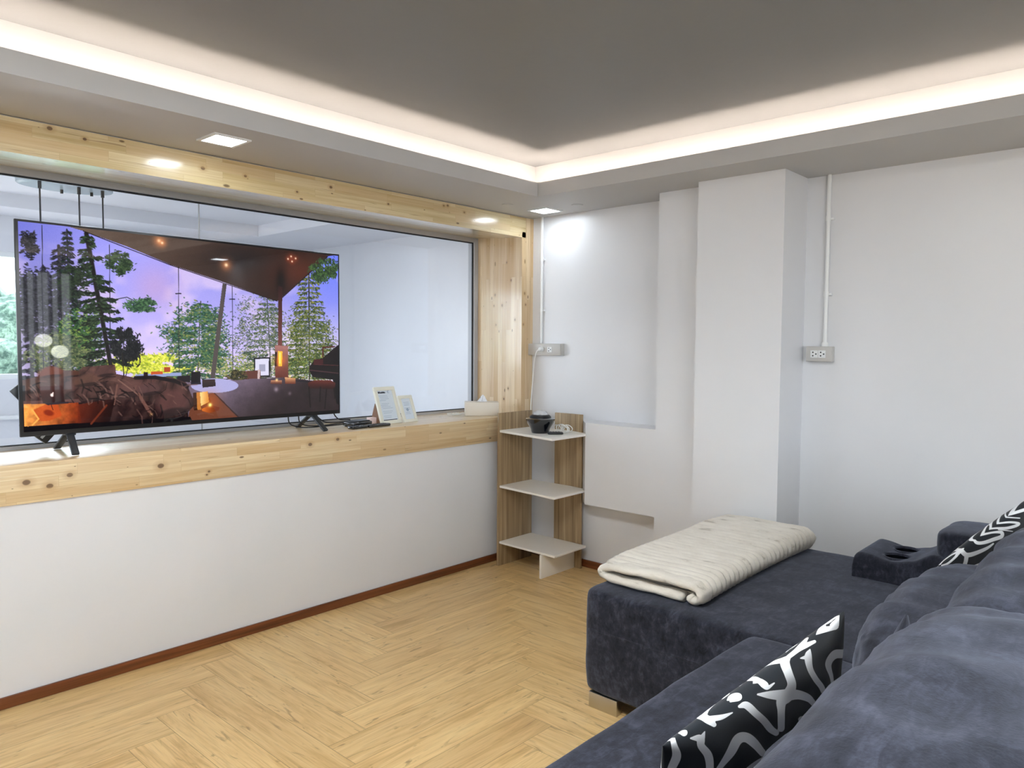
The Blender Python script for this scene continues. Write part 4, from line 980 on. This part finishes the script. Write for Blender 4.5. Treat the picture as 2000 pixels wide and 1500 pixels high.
# arm with two cup holders and a raised pad, on the chaise side
def arm():
    x0, x1, y0, y1 = -.665, -.348, -2.185, -3.0
    bm = B(); nx, ny = 100, 250; V_ = {}
    cups = ((-.565, -2.318, .051), (-.435, -2.318, .051))
    def prof(y):
        t = (y0-y)
        dip = .018*math.exp(-((t-.130)/.06)**2); return .540-dip+.035*min(1, max(0, (t-.2)/.08))**2*(3-2*min(1, max(0, (t-.2)/.08)))
    for i in range(nx+1):
        for j in range(ny+1):
            u, v = i/nx, j/ny; x = x0+(x1-x0)*u; y = y0+(y1-y0)*v
            # rounded rim
            ex = min(u, 1-u)*(x1-x0); ey = min(v, 1-v)*(y0-y1); r = .03
            rd = 0
            for e_ in (ex, ey):
                if e_ < r: rd += r-math.sqrt(max(0, r*r-(r-e_)**2))
            z = prof(y)-rd
            for (a, b_, rr) in cups:
                d = math.hypot(x-a, y-b_)
                if d < rr: z = .46 if d < rr-.004 else z
            V_[i, j] = bm.verts.new((x, y, z))
    for i in range(nx):
        for j in range(ny): bm.faces.new((V_[i, j], V_[i, j+1], V_[i+1, j+1], V_[i+1, j]))
    # skirt down to the seat
    rim = [V_[i, 0] for i in range(nx+1)]+[V_[nx, j] for j in range(1, ny+1)]+[V_[i, ny] for i in range(nx-1, -1, -1)]+[V_[0, j] for j in range(ny-1, 0, -1)]
    low = [bm.verts.new((v.co.x, v.co.y, .436)) for v in rim]; N_ = len(rim)
    for i in range(N_): bm.faces.new((rim[i], rim[(i+1) % N_], low[(i+1) % N_], low[i]))
    bmesh.ops.recalc_face_normals(bm, faces=bm.faces)
    return bm
soft('arm_console', arm())
for a in (-.565, -.435):
    bm = B(); lathe(bm, [(.043, .0), (.0435, -.05), (.002, -.05)], a, -2.318, .520, 28, cap=False); obj('cup_holder', bm, MAT['blackg'], sofa, smooth='all')
    bm = B(); lathe(bm, [(.0435, -.012), (.0435, .001), (.0455, .004), (.0500, .004), (.0575, -.003)], a, -2.318, .5245, 48, cap=False); obj('cup_rim', bm, MAT['suede'], sofa, smooth='all')
soft('arm_pad', rounded(-.5, -2.775, .612, .158, .315, .056, 20, k=7, wr=.004, ws=6, seed=12))

# ------------------------------------------------------------------ throw pillows with a signed-distance brush pattern
def segdist(P, a, b, ra, rb):
    a, b = np.array(a), np.array(b); d = b-a; t = np.clip(((P-a)@d)/max(d@d, 1e-9), 0, 1)
    return np.linalg.norm(P-(a+t[..., None]*d), axis=-1)-(ra+(rb-ra)*t)
def pillow(name, label, cat, group, TR, TL, down, wid, hgt, thick, mat, strokes=None, n=150, arch=0, seed=0, back=None):
    """TR / TL: the two upper corners, down: direction of the fall of the cloth"""
    TR, TL, down = Vector(TR), Vector(TL), Vector(down); sx_ = (TL-TR).normalized(); dn = (down-sx_*down.dot(sx_)).normalized(); nrm = sx_.cross(dn).normalized()
    cen = (TR+TL)/2+dn*hgt/2; ii, jj = np.mgrid[0:n+1, 0:n+1]; U, V_ = np.sin(PI/2*(ii/n*2-1)), np.sin(PI/2*(jj/n*2-1))
    rgx = np.random.RandomState(seed)
    ks = 1-.06*(1-V_**2); kt = 1-.06*(1-U**2)
    X = U*wid/2*(1-.05*(1-V_**2)*np.abs(U)**2); Y = V_*hgt/2*(1-.05*(1-U**2)*np.abs(V_)**2)-arch*(1-U**2)*np.clip(-V_, 0, 1)
    th = thick*np.clip((1-U**2)*(1-V_**2), 0, 1)**.42
    wrk = .004*np.sin(U*17+V_*5+seed)*np.sin(V_*11-U*4)*(1-np.maximum(abs(U), abs(V_))**4)
    me = bpy.data.meshes.new(name); N1 = (n+1)**2; co_ = np.zeros((2*N1, 3))
    for s_, o_ in ((1, 0), (-1, N1)):
        Z = s_*(th/2+wrk*.6)
        p = np.array(cen)+X[..., None]*np.array(sx_)+Y[..., None]*np.array(dn)+Z[..., None]*np.array(nrm)
        co_[o_:o_+N1] = p.reshape(-1, 3)
    base = Vector((cen.x, cen.y, min(co_[:, 2]))); co_ -= np.array(base)
    idx = np.arange(N1).reshape(n+1, n+1); A = np.stack([idx[:-1, :-1], idx[1:, :-1], idx[1:, 1:], idx[:-1, 1:]], -1).reshape(-1, 4); Bq = A[:, ::-1]+N1
    Q = np.concatenate([A, Bq]); nf = len(Q)
    me.vertices.add(2*N1); me.vertices.foreach_set('co', co_.ravel()); me.loops.add(nf*4); me.polygons.add(nf)
    me.loops.foreach_set('vertex_index', Q.ravel().astype(np.int32)); me.polygons.foreach_set('loop_start', (np.arange(nf)*4).astype(np.int32)); me.update(calc_edges=True)
    if strokes:
        a_, b2_ = X+wid/2, Y+hgt/2; q_ = np.stack([np.ones_like(X), a_, b2_, a_*a_, a_*b2_, b2_*b2_, th/thick, th/thick*a_, th/thick*b2_], -1)
        P = q_ @ np.array(strokes[0])                      # coordinates of the printed cloth
        D = np.full(U.shape, 99.0)
        for st in strokes[1]:
            pts = catmull([(a, b_, r) for a, b_, r in st], 7) if len(st) > 2 else [Vector(s2) for s2 in st]
            for a, b_ in zip(pts, pts[1:]): D = np.minimum(D, segdist(P, (a.x, a.y), (b_.x, b_.y), max(a.z, .5), max(b_.z, .5)))
        at_ = me.attributes.new('pattern', 'FLOAT', 'POINT'); at_.data.foreach_set('value', np.concatenate([D.ravel()]*2).astype(np.float32))
    me.materials.append(mat)
    bm = bmesh.new(); bm.from_mesh(me); bmesh.ops.remove_doubles(bm, verts=bm.verts, dist=.0002); bmesh.ops.recalc_face_normals(bm, faces=bm.faces); bm.to_mesh(me); bm.free()
    for p in me.polygons: p.use_smooth = True
    o = bpy.data.objects.new(name, me); C.objects.link(o); o.location = base
    tag(o, label, cat, group); return o
mz, nt, b = newmat('black_and_white_print')
pa = nd(nt, 'ShaderNodeAttribute', attribute_name='pattern').outputs['Fac']
f_ = mth(nt, 'ADD', .5, mth(nt, 'MULTIPLY', pa, -1.2), clamp=True)
lk(nt, mixc(nt, f_, srgb(20, 28, 36), srgb(240, 244, 248)), b, 'Base Color'); b.inputs['Roughness'].default_value = .7; b.inputs['Sheen Weight'].default_value = .15
b.inputs['Specular IOR Level'].default_value = .25
tcx = nd(nt, 'ShaderNodeTexCoord').outputs['Object']; bump(nt, b, nd(nt, 'ShaderNodeTexNoise', {'Vector': tcx, 'Scale': 380, 'Detail': 2}).outputs[0], .1, .001)

P1S = ([[1648.5062, 1193.9936], [-372.7823, 269.4021], [-94.0606, 905.1462], [-298.8171, 233.965], [2.23, 503.5905], [7.8741, -131.8418], [45.1722, 19.3583], [27.1491, 16.2109], [-9.7451, 4.489]], [[(1638.8, 1200.3, 0.9), (1635.2, 1211.5, 4.1), (1630.3, 1221.6, 8.6)], [(1628.0, 1226.1, 4.5), (1601.0, 1230.6, 6.3), (1576.3, 1238.5, 5.6), (1551.5, 1252.0, 4.1), (1529.0, 1265.5, 5.0)], [(1529.0, 1263.3, 6.8), (1538.0, 1274.5, 8.6), (1533.5, 1292.5, 9.5), (1540.3, 1315.0, 8.6), (1547.0, 1337.5, 9.0), (1540.3, 1357.8, 12.4), (1526.8, 1369.0, 10.1), (1524.5, 1387.0, 7.2), (1524.5, 1407.3, 6.8), (1525.7, 1423.0, 6.8)], [(1544.8, 1279.0, 4.5), (1560.5, 1265.5, 6.3), (1576.3, 1258.8, 5.0), (1592.0, 1252.0, 3.2)], [(1531.3, 1357.8, 11.3), (1504.3, 1357.8, 7.7), (1479.5, 1356.6, 1.8)], [(1542.5, 1357.8, 11.3), (1562.8, 1357.8, 9.0), (1580.8, 1364.5, 7.2), (1592.0, 1375.8, 5.4)], [(1583.0, 1267.8, 1.4), (1579.7, 1281.3, 7.2), (1583.0, 1306.0, 6.3), (1592.0, 1324.0, 5.9), (1603.3, 1339.8, 5.0), (1607.8, 1351.0, 4.1)], [(1565.0, 1284.6, 1.4), (1579.7, 1282.4, 5.9)], [(1648.3, 1276.8, 8.6), (1630.3, 1279.0, 8.6), (1619.0, 1297.0, 6.8), (1623.5, 1319.5, 4.5), (1625.8, 1335.3, 2.7)], [(1524.5, 1288.0, 4.5), (1508.8, 1297.0, 2.7), (1488.5, 1312.8, 2.7), (1470.5, 1328.5, 4.1), (1452.5, 1342.0, 3.2), (1434.5, 1347.6, 1.8)], [(1494.1, 1298.1, 1.4), (1484.0, 1302.6, 4.1), (1479.5, 1312.8, 2.7), (1466.0, 1326.3, 2.3)], [(1470.5, 1330.8, 4.5), (1481.8, 1329.6, 5.4), (1493.0, 1337.5, 7.2), (1499.8, 1343.1, 4.1), (1512.2, 1334.1, 1.4)], [(1448.0, 1333.0, 0.9), (1439.0, 1342.0, 1.4)], [(1416.5, 1360.0, 1.8), (1430.0, 1356.6, 4.5), (1441.3, 1362.3, 6.8), (1425.5, 1370.1, 2.3)], [(1443.5, 1380.3, 3.2), (1457.0, 1378.0, 7.2), (1475.0, 1393.8, 7.2), (1493.0, 1409.5, 7.2), (1506.5, 1425.3, 6.8), (1515.5, 1432.0, 5.9)], [(1349.0, 1405.0, 2.3), (1367.0, 1401.6, 5.4), (1382.8, 1407.3, 7.7), (1394.0, 1416.3, 4.5)], [(1385.0, 1405.0, 5.6), (1407.5, 1401.6, 5.0), (1430.0, 1392.6, 1.1)], [(1308.5, 1432.0, 3.2), (1324.3, 1427.5, 5.4), (1335.5, 1432.0, 6.3)], [(1311.9, 1438.8, 4.5), (1317.5, 1456.8, 5.9), (1322.0, 1477.0, 8.6), (1313.0, 1499.5, 8.1), (1301.8, 1531.0, 8.1)], [(1349.0, 1442.2, 1.8), (1367.0, 1443.3, 7.7), (1369.3, 1456.8, 7.2), (1382.8, 1474.8, 7.7), (1387.3, 1499.5, 6.8), (1385.0, 1531.0, 6.8)], [(1376.0, 1429.8, 1.1), (1371.5, 1441.0, 5.6)], [(1387.3, 1531.0, 5.4), (1405.3, 1499.5, 5.4), (1425.5, 1470.3, 9.5), (1441.3, 1445.5, 9.5), (1457.0, 1441.0, 9.5), (1472.8, 1452.3, 9.0), (1488.5, 1470.3, 7.2)], [(1452.5, 1517.5, 9.0), (1475.0, 1495.0, 8.1), (1508.8, 1483.8, 8.1), (1531.3, 1495.0, 6.8)], [(1565.0, 1405.0, 6.8), (1587.5, 1427.5, 8.1), (1576.3, 1461.3, 6.8)], [(1610.0, 1393.8, 6.8), (1643.8, 1382.5, 8.1), (1677.5, 1393.8, 5.4)], [(1261.3, 1495.0, 5.4), (1277.0, 1517.5, 8.1), (1270.3, 1551.3, 6.8)]])
P2S = ([[2037.3368, 957.8986], [-322.615, 234.811], [-108.504, 484.8509], [-64.2623, 46.4744], [49.6718, 33.6087], [13.6419, -92.5763], [31.982, 13.0771], [0.4431, 6.6635], [-7.125, 5.86]], [[(1823.0, 1110.0, 2.8), (1832.0, 1108.0, 1.6)], [(1833.0, 1096.0, 2.0), (1838.0, 1100.0, 2.0), (1844.0, 1092.0, 1.6), (1860.0, 1078.0, 1.2), (1880.0, 1062.0, 1.2), (1900.0, 1050.0, 1.6), (1920.0, 1044.0, 2.0), (1940.0, 1040.0, 2.0), (1956.0, 1040.0, 3.2), (1956.0, 1048.0, 3.6), (1940.0, 1054.0, 3.6), (1920.0, 1060.0, 3.2), (1908.0, 1060.0, 3.2), (1902.0, 1054.0, 2.4)], [(1840.0, 1105.0, 2.0), (1852.0, 1100.0, 2.0), (1866.0, 1088.0, 2.4), (1876.0, 1076.0, 4.4), (1888.0, 1084.0, 4.4), (1908.0, 1080.0, 4.0), (1928.0, 1070.0, 2.8), (1940.0, 1062.0, 1.6)], [(1888.0, 1084.0, 4.4), (1886.0, 1096.0, 3.6), (1880.0, 1112.0, 3.6)], [(1878.0, 1076.0, 3.6), (1884.0, 1062.0, 2.0), (1896.0, 1054.0, 1.6)], [(1852.0, 1074.0, 1.6), (1866.0, 1064.0, 1.2), (1890.0, 1050.0, 1.0), (1912.0, 1038.0, 1.6), (1940.0, 1032.0, 1.6), (1970.0, 1031.0, 2.8), (1990.0, 1023.0, 2.4), (1974.0, 1020.0, 2.0), (1950.0, 1022.0, 1.6), (1930.0, 1024.0, 1.2)], [(1940.0, 1018.0, 1.2), (1960.0, 1008.0, 2.4), (1980.0, 1002.0, 2.8), (2000.0, 996.0, 3.2), (2020.0, 990.0, 3.2)], [(1964.0, 1010.0, 1.2), (1992.0, 1012.0, 1.0)], [(1950.0, 1034.0, 1.0), (1978.0, 1038.0, 0.8)], [(1832.0, 1096.0, 1.6), (1834.0, 1104.0, 1.2)], [(1980.0, 1064.0, 3.2), (2000.0, 1052.0, 4.0), (2016.0, 1056.0, 2.8)], [(1900.0, 1108.0, 3.2), (1924.0, 1100.0, 3.6), (1952.0, 1092.0, 2.4)], [(2010.0, 1020.0, 3.2), (2030.0, 1012.0, 3.6), (2048.0, 1022.0, 2.4)]])

pillow('throw_pillow', 'black and white printed throw pillow before the nearest back cushion', 'pillow', None,
       (-2.142, -2.63, 0.8), (-2.735, -2.59, 0.76), (0.02, 0.1, -1), 0.63, 0.4, 0.1, mz, P1S, 300, 0.0, 1)
pillow('throw_pillow', 'black and white printed throw pillow leaning beside the cup holder arm', 'pillow', None,
       (-0.68, -2.785, 0.865), (-1.2, -2.59, 0.675), (0.0, 0.3, -1), 0.58, 0.4, 0.1, mz, P2S, 300, 0.01, 2)

# ------------------------------------------------------------------ folded ribbed blanket on the chaise
def blanket():
    bm = B(); q0 = .442
    x0, x1, yn, yf = -1.405, -.372, -1.945, -1.50
    def ring_set(zb, zt, yn_, yf_, xa, xb, amp, rib, nx, fr=0):
        rings = []; hz = (zt-zb)/2; ns = 26
        for i in range(nx+1):
            u = i/nx; x = xa+(xb-xa)*u
            w_ = amp*(abs(math.sin(PI*(x-xa)/rib))**.75-1)
            capf = math.sqrt(max(0, 1-max(0, (.012-min(x-xa, xb-x))/.012)**2)) if True else 1
            hump = .022*math.exp(-((u-.80)/.22)**2)+.006*math.sin(u*7); skew = .015*math.sin(u*3.0)
            ring = []
            pts = []
            for k in range(ns):      # bottom then round fold (near), top, round fold (far)
                pass
            seg = 9
            path = []
            for k in range(seg+1):
                a = -PI/2-PI*k/seg; path.append((yn_+hz+hz*math.cos(a)*1.0, hz*math.sin(a), math.cos(a), math.sin(a)))
            for k in range(1, 22):
                t_ = k/22; path.append((yn_+hz+(yf_-yn_-2*hz)*t_, hz, 0, 1))
            for k in range(seg+1):
                a = PI/2-PI*k/seg; path.append((yf_-hz+hz*math.cos(a), hz*math.sin(a), math.cos(a), math.sin(a)))
            for k in range(1, 12):
                t_ = 1-k/12; path.append((yn_+hz+(yf_-yn_-2*hz)*t_, -hz, 0, -1))
            for (py, pz, ny_, nz_) in path:
                yy = py+ny_*w_+skew; sag = 1-.25*((py-(yn_+yf_)/2)/(yf_-yn_)*2)**2
                zz = zb+hz+pz*capf
                if nz_ > -.2: zz += (hump*sag+w_*(.75 if ny_ else .38)*max(0, nz_))*(1 if pz > 0 else .5*(1+pz/hz))
                nn = noise.noise(Vector((x*7, yy*7, zt*9)))*.004+noise.noise(Vector((x*22, yy*22, 1)))*.0015
                if nz_ > 0: zz += nn
                zz = max(zz, zb)
                ring.append(bm.verts.new((x, yy, zz)))
            rings.append(ring)
        for a, b_ in zip(rings, rings[1:]):
            m_ = len(a)
            for k in range(m_): bm.faces.new((a[k], a[(k+1) % m_], b_[(k+1) % m_], b_[k]))
        bm.faces.new(rings[0]); bm.faces.new(rings[-1])
    ring_set(q0, q0+.086, yn, yf, x0+.045, x1, .017, .0375, 440)
    # the open end: one thick layer running along the bottom, round the far fold, over the top and curling in at the near corner
    path = catmull([(0, yn+.085, q0+.019), (0, yn+.25, q0+.020), (0, yf-.06, q0+.021), (0, yf-.020, q0+.032), (0, yf-.022, q0+.052), (0, yf-.07, q0+.063), (0, yn+.25, q0+.067), (0, yn+.10, q0+.068),
                    (0, yn+.045, q0+.064), (0, yn+.019, q0+.045), (0, yn+.024, q0+.024), (0, yn+.048, q0+.019), (0, yn+.062, q0+.034)], 8)
    secs = []
    for k, p_ in enumerate(path):
        tg = (path[min(k+1, len(path)-1)]-path[max(k-1, 0)]).normalized(); nn_ = Vector((0, -tg.z, tg.y)); h_ = .0165+.002*math.sin(k*.9)
        sec = []
        for m_ in range(10):
            a = 2*PI*m_/10; cx_, cz_ = math.cos(a), math.sin(a); cx_ = math.copysign(abs(cx_)**.6, cx_)
            sec.append(bm.verts.new((x0+.045+cx_*.045+.003*math.sin(k*.4), p_.y+nn_.y*h_*cz_, max(q0, p_.z+nn_.z*h_*cz_))))
        secs.append(sec)
    for a, b_ in zip(secs, secs[1:]):
        for m_ in range(10): bm.faces.new((a[m_], a[(m_+1) % 10], b_[(m_+1) % 10], b_[m_]))
    bm.faces.new(secs[0]); bm.faces.new(secs[-1])
    bmesh.ops.recalc_face_normals(bm, faces=bm.faces); return bm
mb, nt, b = newmat('cream_plush')
tc = nd(nt, 'ShaderNodeTexCoord').outputs['Object']
n1 = nd(nt, 'ShaderNodeTexNoise', {'Vector': nd(nt, 'ShaderNodeMapping', {'Vector': tc, 'Scale': (1.0, .35, 1)}).outputs[0], 'Scale': 26, 'Detail': 4, 'Roughness': .6}).outputs[0]
lk(nt, ramp(nt, n1, [(.30, srgb(176, 168, 154)), (.38, srgb(212, 206, 194)), (.6, srgb(224, 219, 208))]), b, 'Base Color')
b.inputs['Roughness'].default_value = 1; b.inputs['Specular IOR Level'].default_value = .1; b.inputs['Sheen Weight'].default_value = .4; b.inputs['Sheen Roughness'].default_value = .6
bump(nt, b, nd(nt, 'ShaderNodeTexNoise', {'Vector': tc, 'Scale': 320, 'Detail': 3}).outputs[0], .6, .003)
bo = obj('folded_blanket', blanket(), mb, smooth='all', origin=(-.9, -1.73, .44))
tag(bo, 'folded cream ribbed plush blanket lying on the chaise', 'blanket')
